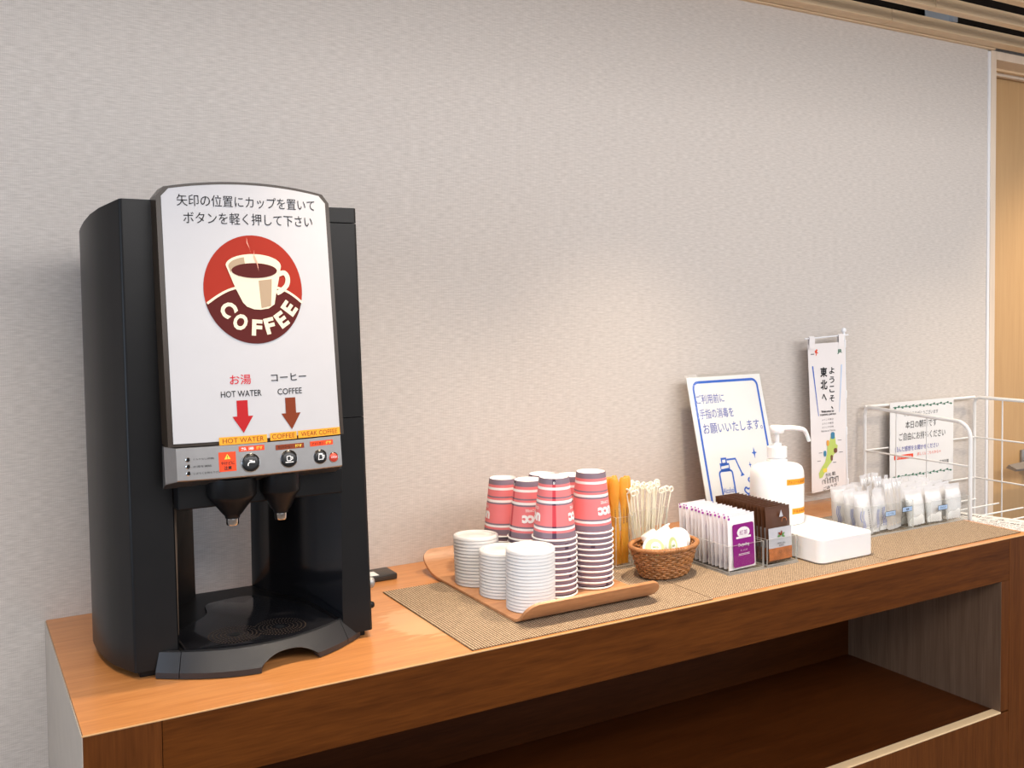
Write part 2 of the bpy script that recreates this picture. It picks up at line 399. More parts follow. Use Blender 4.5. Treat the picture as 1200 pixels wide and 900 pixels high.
# --- lettering: outlines from Blender's own built-in font, turned into flat mesh
_tc = {}
def glyphs(s, bold):
    key = (s, bold)
    if key in _tc: return _tc[key]
    cu = bpy.data.curves.new('lettering', 'FONT'); cu.body = s; cu.size = 1; cu.resolution_u = 3; cu.offset = bold
    ob = bpy.data.objects.new('lettering', cu); COL.objects.link(ob)
    dg = bpy.context.evaluated_depsgraph_get(); dg.update()
    me = bpy.data.meshes.new_from_object(ob.evaluated_get(dg))
    vs = [(v.co.x, v.co.y) for v in me.vertices]; fs = [tuple(p.vertices) for p in me.polygons]
    bpy.data.objects.remove(ob); bpy.data.curves.remove(cu); bpy.data.meshes.remove(me)
    _tc[key] = (vs, fs); return vs, fs
class Sheet:
    """flat printing laid on a surface: fn(u, v, lift) gives the 3D point; `cut` splits big shapes for curved surfaces"""
    def __init__(s, mb, fn, cut=None, lift=.00025): s.mb = mb; s.fn = fn; s.cut = cut; s.l0 = lift
    def put(s, vs, fs, m, lvl):
        if s.cut:
            bm = bmesh.new(); bv = [bm.verts.new((u, v, 0)) for u, v in vs]
            for f in fs:
                try: bm.faces.new([bv[k] for k in f])
                except ValueError: pass
            us = [u for u, v in vs]
            k = math.ceil(min(us) / s.cut)
            while k * s.cut < max(us):
                bmesh.ops.bisect_plane(bm, geom=bm.verts[:] + bm.edges[:] + bm.faces[:], plane_co=(k * s.cut, 0, 0), plane_no=(1, 0, 0)); k += 1
            bm.verts.index_update()
            vs = [(v.co.x, v.co.y) for v in bm.verts]; fs = [[v.index for v in f.verts] for f in bm.faces]; bm.free()
        s.mb.add([s.fn(u, v, s.l0 * lvl) for u, v in vs], fs, m)
    def text(s, t, cx, cy, w, h=None, m='ink', lvl=1, bold=0.0, rot=0, flip=False):
        vs, fs = glyphs(t, bold)
        if not vs: return
        x0 = min(v[0] for v in vs); x1 = max(v[0] for v in vs); y0 = min(v[1] for v in vs); y1 = max(v[1] for v in vs)
        sx = w / max(x1 - x0, 1e-6); sy = (h / max(y1 - y0, 1e-6)) if h else sx
        c, d = cos(rot), sin(rot); out = []
        for x, y in vs:
            a = (x - (x0 + x1) / 2) * sx; b = (y - (y0 + y1) / 2) * sy
            if flip: a, b = -a, -b
            out.append((cx + a * c - b * d, cy + a * d + b * c))
        s.put(out, fs, m, lvl)
    def column(s, t, cx, top, size, m='ink', lvl=1, bold=0.0, step=1.15):
        for i, ch in enumerate(t):
            small = .45 if ch in '、。' else (.72 if ch in 'へょっ' else 1)
            s.text(ch, cx, top - (i + .5) * size * step, size * small * .9, size * small * .9, m, lvl, bold)
    def poly(s, pts, m, lvl=1): s.put(pts, [tuple(range(len(pts)))], m, lvl)
    def rect(s, x0, x1, y0, y1, m, lvl=1): s.poly([(x0, y0), (x1, y0), (x1, y1), (x0, y1)], m, lvl)
    def disc(s, cx, cy, r, m, lvl=1, n=28, ry=None):
        ry = ry or r
        s.poly([(cx + r * cos(2 * pi * k / n), cy + ry * sin(2 * pi * k / n)) for k in range(n)], m, lvl)
    def stroke(s, pts, w, m, lvl=1, closed=False):
        P = [Vector(p) for p in pts]; N = len(P); vs = []; fs = []
        for i in range(N):
            a = P[i - 1] if (i or closed) else P[i]; b = P[(i + 1) % N] if (i < N - 1 or closed) else P[i]
            t = (b - a).normalized(); nn = Vector((-t.y, t.x)); k = 1.0
            if 0 < i < N - 1 or closed:
                e = (P[i] - P[i - 1]).normalized(); k = 1 / max(.5, abs(nn.dot(Vector((-e.y, e.x)))))
            vs += [tuple(P[i] + nn * (w / 2 * k)), tuple(P[i] - nn * (w / 2 * k))]
        for i in range(N if closed else N - 1):
            j = (i + 1) % N; fs.append((2 * i, 2 * i + 1, 2 * j + 1, 2 * j))
        s.put(vs, fs, m, lvl)
def rrect(x0, x1, y0, y1, r, n=6):
    out = []
    for cx, cy, a in ((x1 - r, y1 - r, 0), (x0 + r, y1 - r, pi / 2), (x0 + r, y0 + r, pi), (x1 - r, y0 + r, 1.5 * pi)):
        out += [(cx + r * cos(a + pi / 2 * k / n), cy + r * sin(a + pi / 2 * k / n)) for k in range(n + 1)]
    return out
def smooth_path(pts, n=6):
    P = [Vector(p) for p in pts]; out = []
    for i in range(len(P) - 1):
        a, b, c, d = P[max(i - 1, 0)], P[i], P[i + 1], P[min(i + 2, len(P) - 1)]
        for k in range(n):
            t = k / n
            out.append(.5 * ((2 * b) + (c - a) * t + (2 * a - 5 * b + 4 * c - d) * t * t + (3 * b - a - 3 * c + d) * t ** 3))
    out.append(P[-1]); return out

# ================================================================== the room
XD0, XD1 = 2.253, 2.275          # door frame: outer and inner edge of its left jamb
mb = MB(); mb.box(-2.6, 2.243, 0, .12, -.86, 1.40, 'wall_fabric')
struct('wall_back', mb)
mb = MB(); mb.box(2.243, 2.253, -.003, .10, -.86, 1.105, 'white_trim', .001)
struct('trim_1', mb)
mb = MB(); mb.box(-2.6, 2.26, -.012, .0, 1.108, 1.118, 'pale_wood', .001)
struct('trim_2', mb)
mb = MB(); mb.box(-2.6, 4.6, -.004, -.001, 1.1185, 1.36, 'dark_void'); struct('trim_5', mb)
# door frame, door leaf, wall beyond
mb = MB()
mb.box(2.253, XD1, -.004, .13, -.86, 1.108, 'frame_wood', .001)
mb.box(XD1, 3.16, -.004, .13, 1.086, 1.108, 'frame_wood', .001)
mb.box(3.16, 3.19, -.004, .13, -.86, 1.108, 'frame_wood', .001)
struct('trim_3', mb)
mb = MB(); mb.box(XD1, 3.16, .075, .088, 1.074, 1.086, 'frame_wood'); mb.box(XD1, 3.16, .055, .068, 1.080, 1.086, 'pale_wood')
struct('trim_4', mb)
mb = MB(); mb.box(3.19, 4.6, 0, .12, -.86, 1.40, 'wall_fabric'); mb.box(2.243, 3.19, .02, .12, 1.115, 1.40, 'wall_fabric')
struct('wall_right', mb)
mb = MB(); mb.box(XD1 + .002, 3.158, .10, .135, -.855, 1.0858, 'door_wood', .001)
door = struct('door_1', mb)
hb = MB()
hb.loft([[(2.425, .058, -.010), (2.425, .030, -.016), (2.425, .026, -.010), (2.425, .050, .000)],
         [(2.50, .060, -.008), (2.50, .026, -.016), (2.50, .022, -.010), (2.50, .052, .002)],
         [(2.60, .060, -.010), (2.60, .026, -.018), (2.60, .022, -.012), (2.60, .052, .000)]], 'handle_grey')
hb.tube([(2.585, .05, -.006), (2.585, .10, -.006)], .012, 14, 'handle_grey')
hb.box(2.555, 2.612, .092, .101, -.035, .025, 'handle_grey', .003)
part(door, 'door_handle', hb)
mb = MB(); mb.box(-2.6, 4.6, -3.6, .12, -.90, -.86, 'carpet'); struct('floor', mb)
mb = MB()
mb.box(-2.66, -2.6, -3.6, -2.3, -.86, 1.42, 'wall_fabric'); mb.box(-2.66, -2.6, -.40, .12, -.86, 1.42, 'wall_fabric')
mb.box(-2.66, -2.6, -2.3, -.40, -.86, -.10, 'wall_fabric'); mb.box(-2.66, -2.6, -2.3, -.40, 1.0, 1.42, 'wall_fabric')
struct('wall_left', mb)
mb = MB()
for y0, y1, z0, z1 in ((-2.3, -2.25, -.10, 1.0), (-.45, -.40, -.10, 1.0), (-2.25, -.45, -.10, -.05), (-2.25, -.45, .95, 1.0), (-1.37, -1.33, -.05, .95)): mb.box(-2.65, -2.61, y0, y1, z0, z1, 'white_trim', .002)
struct('window_1', mb)
mb = MB(); mb.box(-2.6, 4.6, -1.05, .12, 1.36, 1.42, 'dark_void'); mb.box(-2.6, 4.6, -3.6, -1.05, 1.36, 1.42, 'white_trim')
struct('ceiling', mb)
# slats of the louvred ceiling, each one a long batten
for i in range(9):
    yb = -.050 - .1165 * i
    mb = MB()
    y1 = yb + .024 if i else -.016
    for (xa, xb) in ((-2.6, 1.806), (1.8075, 4.6)):
        mb.box(xa, xb, yb, y1, 1.110, 1.138, 'pale_wood', .001)
    nm = ['nearest the wall', 'second out from the wall', 'third out from the wall', 'fourth out from the wall', 'fifth out from the wall',
          'sixth out from the wall', 'seventh out from the wall', 'eighth out from the wall', 'ninth out from the wall'][i]
    solo('ceiling_slat', mb, 'pale wood ceiling batten running above the wallpaper, ' + nm, 'slat', loc=(1, yb, 1.110), org=(1, yb, 1.110),
         group='battens of the louvred ceiling', smooth=0)
mb = MB()
mb.box(1.94, 2.05, -.040, -.037, 1.139, 1.172, 'galvanised', .0008); mb.box(2.030, 2.046, -.052, -.020, 1.139, 1.178, 'galvanised', .0008)
mb.box(1.94, 2.05, -.037, -.018, 1.1385, 1.1415, 'galvanised'); mb.tube([(1.985, -.03, 1.14), (1.985, -.03, 1.36)], .004, 8, 'galvanised')
solo('ceiling_bracket', mb, 'grey metal bracket above the ceiling battens near the door', 'bracket', loc=(1.99, -.03, 1.139), org=(1.99, -.03, 1.139), smooth=0)

# ================================================================== the counter
CB = (.86, -.226, -.86)
FY, CL = -.453, 1.715
counter = thing('serving_counter', 'long reddish-brown wooden serving counter along the wall with an open shelf', 'counter', CB)
mb = MB(); mb.box(.0015, CL, FY + .0004, -.0005, -.0014, 0, 'top_wood', .0005); mb.box(.0015, CL, FY + .0185, -.0005, -.022, -.0014, 'top_wood'); o = part(counter, 'top', mb, org=CB, smooth=0)
# keep object coordinates of the top in counter coordinates (for the worn patch)
o.location = (-CB[0], -CB[1], -CB[2]); o.data.transform(Matrix.Translation(Vector(CB)))
mb = MB(); mb.box(.083, 1.645, FY + .0005, FY + .018, -.0815, -.0016, 'front_wood_shaded', .0008); part(counter, 'apron', mb, org=CB, smooth=0)
mb = MB(); mb.box(.001, .0825, FY + .0005, FY + .018, -.855, -.0016, 'upright_wood_shaded', .0008); part(counter, 'stile', mb, org=CB, smooth=0)
mb = MB(); mb.box(1.6455, CL - .0005, FY + .0005, FY + .018, -.855, -.0016, 'upright_wood_shaded', .0008)
mb.box(1.6209, 1.645, FY + .0005, FY + .018, -.3355, -.082, 'upright_wood_shaded', .0008); part(counter, 'stile', mb, org=CB, smooth=0)
mb = MB(); mb.box(0, .001, FY, -.0005, -.86, -.001, 'beige_laminate'); mb.box(.001, .02, FY + .02, -.001, -.86, -.0225, 'beige_laminate')
part(counter, 'side_panel', mb, 'beige laminate end panel', org=CB, smooth=0)
mb = MB(); mb.box(1.622, CL - .001, FY + .0185, -.002, -.86, -.0225, 'side_wood'); mb.box(1.6200, 1.6208, FY + .0008, -.0874, -.335, -.0822, 'side_wood'); part(counter, 'side_panel', mb, 'greyish-brown wood-grain end panel', org=CB, smooth=0)
mb = MB(); mb.box(.021, 1.6215, -.0873, -.07, -.86, -.0225, 'shelf_wood_shaded'); part(counter, 'back_panel', mb, org=CB, smooth=0)
mb = MB(); mb.box(.021, 1.6215, FY + .0185, -.0875, -.357, -.335, 'shelf_wood_shaded'); part(counter, 'shelf', mb, org=CB, smooth=0)
mb = MB(); mb.box(.083, 1.6205, FY - .0004, FY + .018, -.3378, -.3346, 'edge_pale', .0006); part(counter, 'shelf_edge', mb, 'pale front edge', org=CB, smooth=0)
mb = MB(); mb.box(.083, 1.645, FY + .0005, FY + .018, -.86, -.339, 'upright_wood_shaded', .0008); part(counter, 'front_panel', mb, org=CB, smooth=0)
mb = MB(); mb.box(0.0, CL, FY - .0002, FY + .0016, -.0014, .0003, 'edge_wood', .0004); part(counter, 'edge_strip', mb, org=CB, smooth=0)

# placemats
for (x0, x1, yf, yb, lab) in ((.478, .8985, -.4465, -.139, 'brown woven placemat under the wooden tray, leftmost of three'),
                              (.8995, 1.309, -.4415, -.139, 'brown woven placemat under the tea sachets and hand-gel tray'),
                              (1.310, 1.703, -.4385, -.139, 'brown woven placemat at the right end of the counter')):
    mb = MB(); mb.box(x0, x1, yf, yb, 0.0002, .0016, 'placemat', .0004)
    solo('placemat', mb, lab, 'placemat', loc=((x0 + x1) / 2, (yf + yb) / 2, 0), org=((x0 + x1) / 2, (yf + yb) / 2, 0), group='woven placemats', smooth=0)
MZ = .0017

# ================================================================== the coffee machine
MO = (.231, -.19, 0)
mach = thing('coffee_machine', 'tall black hot-drink dispenser with a laminated white paper sign on its front', 'coffee machine', (MO[0], MO[1], .0005))
MO = (MO[0], MO[1], .0005)
LEAN = .068
def lean(p): return (p[0], p[1] + LEAN * max(0, p[2]), p[2])
def column(side):
    pl = [(.1270, -.3205), (.0795, -.3213), (.0773, -.3208), (.0757, -.3194), (.0746, -.3170), (.0665, -.298), (.0575, -.2765), (.0505, -.247), (.0468, -.213), (.0458, -.180), (.0462, -.165), (.049, -.153), (.056, -.146), (.127, -.146)]
    if side > 0:
        pl = [(.3445, -.3235), (.3835, -.3240), (.3868, -.3215), (.391, -.300), (.3985, -.272), (.404, -.240), (.408, -.20), (.409, -.180), (.407, -.166), (.404, -.154), (.398, -.146), (.3445, -.146)]
    return pl
def ztop(y, yf): return .5965 - .20 * (y - yf) if y > yf else .5965
def column_mesh(pl, z0, z1, m, top=False, ins=0.0):
    mb = MB(); rings = []
    zs = [z0] + ([] if top else [z1]) 
    rings.append([lean((x, y, z0)) for x, y in pl])
    yf = min(y for x, y in pl)
    rings.append([lean((x, y, ztop(y, yf) if top else z1)) for x, y in pl])
    mb.loft(rings, m); return mb
part(mach, 'side_panel', column_mesh(column(-1), .010, .6, 'black_plastic', top=True), org=MO)
part(mach, 'side_panel', column_mesh(column(1), .010, .3045, 'black_plastic'), org=MO)
part(mach, 'side_panel', column_mesh(column(1), .3055, .5745, 'black_plastic'), org=MO)
mb = column_mesh(column(1), .5760, .6, 'black_plastic', top=True)
part(mach, 'lid', mb, org=MO)
mb = MB(); mb.box(.082, .380, -.312, -.065, 0, .0195, 'black_plastic', .002); part(mach, 'base', mb, org=MO)
mb = MB()
mb.loft([[lean(p) for p in ((.1272, -.296, .207), (.3443, -.296, .207), (.3443, -.150, .207), (.1272, -.150, .207))],
         [lean(p) for p in ((.1272, -.296, .592), (.3443, -.296, .592), (.3443, -.150, .575), (.1272, -.150, .575))]], 'black_plastic')
part(mach, 'upper_housing', mb, org=MO, smooth=0)
# dispensing bay: gloss side wall on the right, rear panel with an opening, dark liner on the left
wl = [(.3440, -.3215), (.3430, -.300), (.3390, -.245), (.3310, -.200), (.3180, -.165), (.3000, -.130), (.2880, -.105), (.2840, -.0850)]
mb = MB()
mb.loft([[(x, y, .020) for x, y in wl] + [(.3442, -.085, .020)], [(x, y, .2065) for x, y in wl] + [(.3442, -.085, .2065)]], 'black_gloss')
part(mach, 'bay_wall', mb, org=MO)
mb = MB()
mb.loft([[(.1272, -.315, .02), (.1290, -.316, .02), (.1430, -.160, .02), (.1960, -.100, .02), (.1960, -.085, .02), (.1272, -.085, .02)],
         [(.1272, -.302, .2065), (.1290, -.303, .2065), (.1430, -.160, .2065), (.1935, -.100, .2065), (.1935, -.085, .2065), (.1272, -.085, .2065)]], 'black_plastic')
part(mach, 'bay_wall', mb, org=MO)
mb = MB(); mb.box(.1330, .1365, -.2800, -.2770, .035, .200, 'brown_dot', .0008); part(mach, 'bay_trim', mb, org=MO)
# floor of the bay, drip tray with two rings of drain holes
mb = MB()
fl = [(.1275, -.317), (.1275, -.084), (.3440, -.084), (.3440, -.318), (.30, -.336), (.26, -.344), (.22, -.346), (.175, -.341), (.14, -.327)]
mb.loft([[(x, y, .0195) for x, y in fl], [(x, y, .0285) for x, y in fl]], 'black_plastic'); part(mach, 'bay_floor', mb, org=MO)
mb = MB()
tp = smooth_path([(.134, -.330, 0), (.134, -.262, 0), (.160, -.232, 0), (.188, -.200, 0), (.196, -.160, 0), (.212, -.146, 0), (.262, -.142, 0), (.300, -.178, 0), (.322, -.225, 0), (.336, -.318, 0)], 5)
tp = [(p.x, p.y) for p in tp] + [(.318, -.328), (.29, -.340), (.255, -.3475), (.22, -.349), (.185, -.345), (.155, -.337)]
mb.loft([[(x, y, .0286) for x, y in tp], [(x, y, .0306) for x, y in tp], [(.235 + (x - .235) * .985, -.25 + (y + .25) * .985, .0313) for x, y in tp]], 'black_gloss')
dt = part(mach, 'drip_tray', mb, org=MO, smooth=25)
mb = MB(); sh = Sheet(mb, lambda u, v, d: (u, v, .0314 + d))
for cx, cy in ((.2015, -.305), (.262, -.305)):
    sh.disc(cx, cy, .0062, 'black_hole', 1, 20)
    for k in range(2, 7):
        r = .0052 * k + .002; n = int(2 * pi * r / .0042)
        for j in range(n):
            a = 2 * pi * j / n + k * .3
            if hypot(cx + r * cos(a) - .2318, 0) < .0305 and ((cx < .23) == (cx + r * cos(a) > .2318)): continue
            sh.disc(cx + r * cos(a), cy + r * sin(a), .0011, 'brown_dot', 1, 6)
part(dt, 'drain_holes', mb, org=MO, smooth=0)
# kick plate with a finger notch, two end wings
def yt(x): return -.3600 + 2.9 * (x - .224) ** 2
def yb_(x): return -.3790 + 3.4 * (x - .229) ** 2
def notch(x):
    t = abs(x - .2535) / .037
    return 0 if t >= 1 else .92 * (1 - t ** 2.4)
def kick(x0, x1, n):
    rings = []
    for i in range(n + 1):
        x = x0 + (x1 - x0) * i / n; f = notch(x) * .62
        a = Vector((x, yt(x), .0305)); b = Vector((x + (x - .23) * .05, yb_(x), .0085)); c = Vector((b.x, b.y + .0006, .0012))
        b2 = b.lerp(a, f); c2 = c.lerp(a, f) if f else c
        if f: c2 = b2 + Vector((0, .0012, -.0008))
        rings.append([a + Vector((0, .0012, .0004)), a, b2, c2, Vector((x, c2.y + .012, c2.z)), Vector((x, yt(x) + .010, .026)), Vector((x, yt(x) + .008, .0305))])
    mb = MB(); mb.loft(rings, 'black_kick'); return mb
part(mach, 'kick_plate', kick(.1285, .3395, 60), org=MO, smooth=28)
part(mach, 'kick_plate_wing', kick(.1045, .1277, 6), org=MO, smooth=28)
part(mach, 'kick_plate_wing', kick(.3403, .3640, 6), org=MO, smooth=28)
# hinged front door
DX0, DX1, DC = .1135, .3365, .2245
def door_y(x, z): return -.312 - (.61 - z) * .144 - .010 * (1 - ((x - DC) / .108) ** 2)
def door_zt(x): return .6085 + .011 * (1 - ((x - .2235) / .11) ** 2)
def slab(x0, x1, z0, ztf, th, m, rc=.006, off=0.0, nx=24, nz=10):
    mb = MB(); front = []; back = []
    for i in range(nx + 1):
        x = x0 + (x1 - x0) * i / nx; zt = ztf(x)
        e = min(x - x0, x1 - x)
        if e < rc: zt -= rc - sqrt(max(0, rc * rc - (rc - e) ** 2))
        front.append([(x, door_y(x, z0 + (zt - z0) * k / nz) - off, z0 + (zt - z0) * k / nz) for k in range(nz + 1)])
        back.append([(x, y + th, z) for x, y, z in front[-1]])
    rings = [list(f) + list(reversed(b)) for f, b in zip(front, back)]
    mb.loft(rings, m); return mb
dr = part(mach, 'door', slab(DX0, DX1, .2905, door_zt, .038, 'bezel', .010), 'dark brown bezel', org=MO, smooth=30)
pap = part(dr, 'paper_sign', slab(.1195, .3305, .2945, lambda x: door_zt(x) - .0035, .0008, 'paper', .008, off=.0009), 'white laminated paper sign', org=MO, smooth=30)
def door_print(name, fn, label=None):
    mb = MB(); fn(Sheet(mb, lambda u, v, d: (u, door_y(u, v) - .0011 - d, v), cut=.008)); part(dr, name, mb, label, org=MO, smooth=0, fix=False)
def _f(S):
    S.text('矢印の位置にカップを置いて', .2260, .5938, .1776, .0150, 'ink', 1); S.text('ボタンを軽く押して下さい', .2270, .5716, .1660, .0150, 'ink', 1)
door_print('heading_text', _f)
def _f(S): S.text('お湯', .2019, .3690, .0262, .0125, 'ink_red', 1, .008); S.text('HOT WATER', .2022, .3515, .0500, .0078, 'ink', 1, .006)
door_print('caption_text', _f, 'red and black caption HOT WATER')
def _f(S): S.text('コーヒー', .2640, .3694, .0470, .0095, 'ink', 1, .008); S.text('COFFEE', .2642, .3514, .0324, .0076, 'ink', 1, .006)
door_print('caption_text', _f, 'black caption COFFEE')
for cx, m, lb in ((.2023, 'arrow_red', 'red arrow pointing down'), (.2640, 'arrow_brown', 'brown arrow pointing down')):
    w = .0068; h = .0128
    door_print('arrow', lambda S: S.poly([(cx - w, .3432), (cx + w, .3432), (cx + w, .3236), (cx + h, .3236), (cx, .3030), (cx - h, .3236), (cx - w, .3236)], m, 1), lb)
# round cup emblem
mb = MB(); DS = Sheet(mb, lambda u, v, d: (u, door_y(u, v) - .0011 - d, v), cut=.006)
LX, LZ, LR, LV = .2262, .4821, .0630, .0690
def E(x, y): return (LX + (x - 407) / 355 * LR, LZ - (y - 460) / 391 * LV)     # from drawing units
def circ(cx, cy, rx, ry, a0, a1, n=40): return [(cx + rx * cos(a0 + (a1 - a0) * k / n), cy + ry * sin(a0 + (a1 - a0) * k / n)) for k in range(n + 1)]
DS.poly([E(407 + 355 * cos(2 * pi * k / 64), 460 + 391 * sin(2 * pi * k / 64)) for k in range(64)], 'logo_red', 1)
arc = [(72, 560), (150, 505), (235, 462), (330, 440), (430, 432), (530, 440), (620, 465), (690, 505), (757, 560)]
arc = [(p.x, p.y) for p in smooth_path([(x, y, 0) for x, y in arc], 6)]
lo = circ(407, 460, 355, 391, .255, pi - .255, 44)
DS.poly([E(*p) for p in arc] + [E(*p) for p in lo], 'logo_brown', 2)
DS.stroke([E(*p) for p in arc], .0030, 'logo_cream', 3)
cup = [(212, 290), (270, 450), (318, 555), (345, 585), (395, 605), (440, 608), (500, 600), (545, 570), (560, 500), (590, 380), (610, 290)]
rim = circ(410, 290, 199, 84, 0, -pi, 24)
DS.poly([E(*p) for p in cup] + [E(*p) for p in rim], 'logo_cream', 4)
DS.stroke([E(p.x, p.y) for p in smooth_path([(585, 352, 0), (630, 340, 0), (655, 375, 0), (645, 430, 0), (600, 472, 0), (566, 488, 0)], 6)], .0062, 'logo_cream', 4)
DS.poly([E(*p) for p in circ(405, 296, 176, 72, -pi / 1.62, -pi, 14)] + [E(*p) for p in circ(405, 340, 160, 60, -pi, -pi / 1.62, 10)], 'logo_tan', 5)
DS.poly([E(413 + 164 * cos(2 * pi * k / 40), 325 + 54 * sin(2 * pi * k / 40)) for k in range(40)], 'logo_brown', 6)
DS.poly([E(*p) for p in ((438, 398), (535, 386), (528, 480), (518, 582), (448, 597))], 'logo_tan', 5)
for st in ([(368, 85), (366, 125), (384, 165), (392, 205), (384, 160), (372, 120)], [(418, 165), (414, 205), (436, 260), (443, 332), (432, 280), (412, 225)]):
    DS.poly([E(*p) for p in st], 'logo_steam', 7)
for ch, x, y, r in (('C', 213, 605, -52), ('O', 293, 695, -28), ('F', 408, 737, -5), ('F', 502, 725, 13), ('E', 592, 682, 34), ('E', 655, 600, 52)):
    px, pz = E(x, y); a = radians(r)
    DS.text(ch, px, pz, .0172 if ch in 'CO' else .0130, .0205, 'logo_cream', 3, .045, rot=a)
part(dr, 'cup_emblem', mb, 'round red and brown emblem of a coffee cup', org=MO, smooth=0, fix=False)
for (x0, x1, z0, t) in ((.1718, .2305, .2900, 'HOT WATER'), (.2345, .2692, .2910, 'COFFEE'), (.2712, .3300, .2912, 'WEAK COFFEE')):
    mb = MB(); S2 = Sheet(mb, lambda u, v, d: (u, door_y(u, v) - .0026 - d, v), cut=.008)
    S2.rect(x0, x1, z0, z0 + .0095, 'label_orange', 1); S2.text(t, (x0 + x1) / 2, z0 + .0048, (x1 - x0) * .86, .0058, 'sticker_brown', 2, -.004)
    part(dr, 'label_strip', mb, 'orange label strip reading ' + t, org=MO, smooth=0, fix=False)
# brushed control panel below the door
mb = MB(); rings = []
for i in range(25):
    x = .1215 + (.3300 - .1215) * i / 24
    yf = door_y(x, .27) - .003
    rings.append([(x, door_y(x, .2895) - .003, .2895), (x, door_y(x, .251) - .003, .251), (x, door_y(x, .249) - .0015, .2495),
                  (x, -.330, .236), (x, -.330, .2895)])
l = [(.1115, p[1] + .022 if k < 3 else p[1], p[2] - (.006 if k in (1, 2) else 0)) for k, p in enumerate(rings[0])]
r = [(.3335, p[1] + .010 if k < 3 else p[1], p[2]) for k, p in enumerate(rings[-1])]
mb.loft([l] + rings + [r], 'steel')
cp = part(mach, 'control_panel', mb, 'brushed metal control panel', org=MO, smooth=20)
PS = lambda m: Sheet(m, lambda u, v, d: (u, door_y(u, v) - .0032 - d, v))
for z in (.2752, .2671, .2589):
    mb = MB(); mb.lathe([(0, .0), (.0028, 0), (.0030, .0006), (.0022, .0012), (.0012, .0010), (0, .0010)], 16, lambda i, k: 'chrome' if i < 3 else 'black_hole',
                        Matrix.Translation((.1343, door_y(.1343, z) - .0031, z)) @ Matrix.Rotation(radians(90), 4, 'X'))
    part(cp, 'indicator_light', mb, org=MO)
mb = MB(); s2 = PS(mb)
for z, t, w in ((.2752, 'ミルクなし(砂糖)', .0245), (.2666, 'お湯を補給', .0212), (.2585, 'しばらくお待ち下さい', .0315)):
    s2.text(t, .1402 + w / 2, z, w, .0026, 'ink', 1)
part(cp, 'printed_text', mb, org=MO, smooth=0, fix=False)
mb = MB(); s2 = PS(mb)
s2.rect(.1700, .1905, .2580, .2815, 'sticker_red', 1)
s2.poly([(.1803, .2792), (.1765, .2728), (.1841, .2728)], 'warn_yellow', 2); s2.text('!', .1803, .2754, .0007, .0040, 'ink', 3, .02)
s2.text('やけどに', .1803, .2682, .0160, .0042, 'ink', 2, .02); s2.text('注意', .1803, .2623, .0092, .0048, 'ink', 2, .02)
part(cp, 'warning_sticker', mb, 'red-orange warning sticker', org=MO, smooth=0, fix=False)
for x0, x1, z, m, t1, c1, t2 in ((.1945, .2262, .2838, 'sticker_red', '熱 湯', 'white_print', '押す'), (.2406, .2780, .2820, 'sticker_brown', 'ホットコーヒー', 'ink', '押す'),
                                 (.2864, .3185, .2824, 'sticker_red', 'アメリカン', 'ink', '押す')):
    mb = MB(); s2 = PS(mb); s2.rect(x0, x1, z - .0032, z + .0032, m, 1)
    w = x1 - x0; s2.text(t1, x0 + w * .33, z, w * .5, .0036, c1, 2, .012); s2.text(t2, x0 + w * .8, z, w * .24, .0040, 'warn_yellow', 2, .025)
    part(cp, 'button_sticker', mb, org=MO, smooth=0, fix=False)
for n, (x, z, r) in enumerate(((.2080, .2662, .0107), (.2566, .2666, .0103), (.2990, .2651, .0085), (.3178, .2625, .0056))):
    mt = Matrix.Translation((x, door_y(x, z) - .0030, z)) @ Matrix.Rotation(radians(90 - 8.2), 4, 'X')
    mb = MB()
    bc = 'button_red' if n == 3 else 'button_black'
    mb.lathe([(0, 0), (r + .0010, 0), (r + .0011, .0008), (r + .0002, .0014), (r - .0002, .0009), (r - .0012, .0020), (r * .6, .0027), (0, .0029)], 32,
             lambda i, k: 'chrome' if i < 3 else bc, mt)
    bt = part(cp, 'button', mb, 'round red button' if n == 3 else 'round black button', org=MO)
    mb = MB(); s2 = Sheet(mb, lambda u, v, d: tuple(mt @ Vector((u, v, .0030 + d))))
    if n == 0:
        s2.rect(-.002, .0015, .0022, .0034, 'white_print'); s2.stroke([(0, .0030), (0, .0008)], .0012, 'white_print')
        s2.stroke([(.0042, -.0002), (.0042, .0010), (-.0020, .0008), (-.0038, -.0012), (-.0040, -.0036)], .0013, 'white_print')
    elif n == 1:
        s2.stroke(rrect(-.0030, .0020, -.0022, .0036, .0008, 3), .0009, 'white_print', closed=True)
        s2.stroke([(.0022, .002), (.0042, .0020), (.0042, -.0006), (.0022, -.0008)], .0009, 'white_print'); s2.rect(-.0052, .0052, -.0046, -.0036, 'white_print')
    elif n == 2:
        s2.stroke([(-.0022, .0030), (.0022, .0030), (.0030, -.0034), (-.0030, -.0034)], .0009, 'white_print', closed=True)
        s2.stroke([(.0024, .0018), (.0046, .0016), (.0044, -.0016), (.0030, -.0020)], .0008, 'white_print'); s2.rect(-.0026, .0026, .0032, .0044, 'white_print')
    else:
        s2.text('STOP', 0, 0, .0078, .0020, 'white_print', 1, .01)
    part(bt, 'icon', mb, org=MO, smooth=0, fix=False)
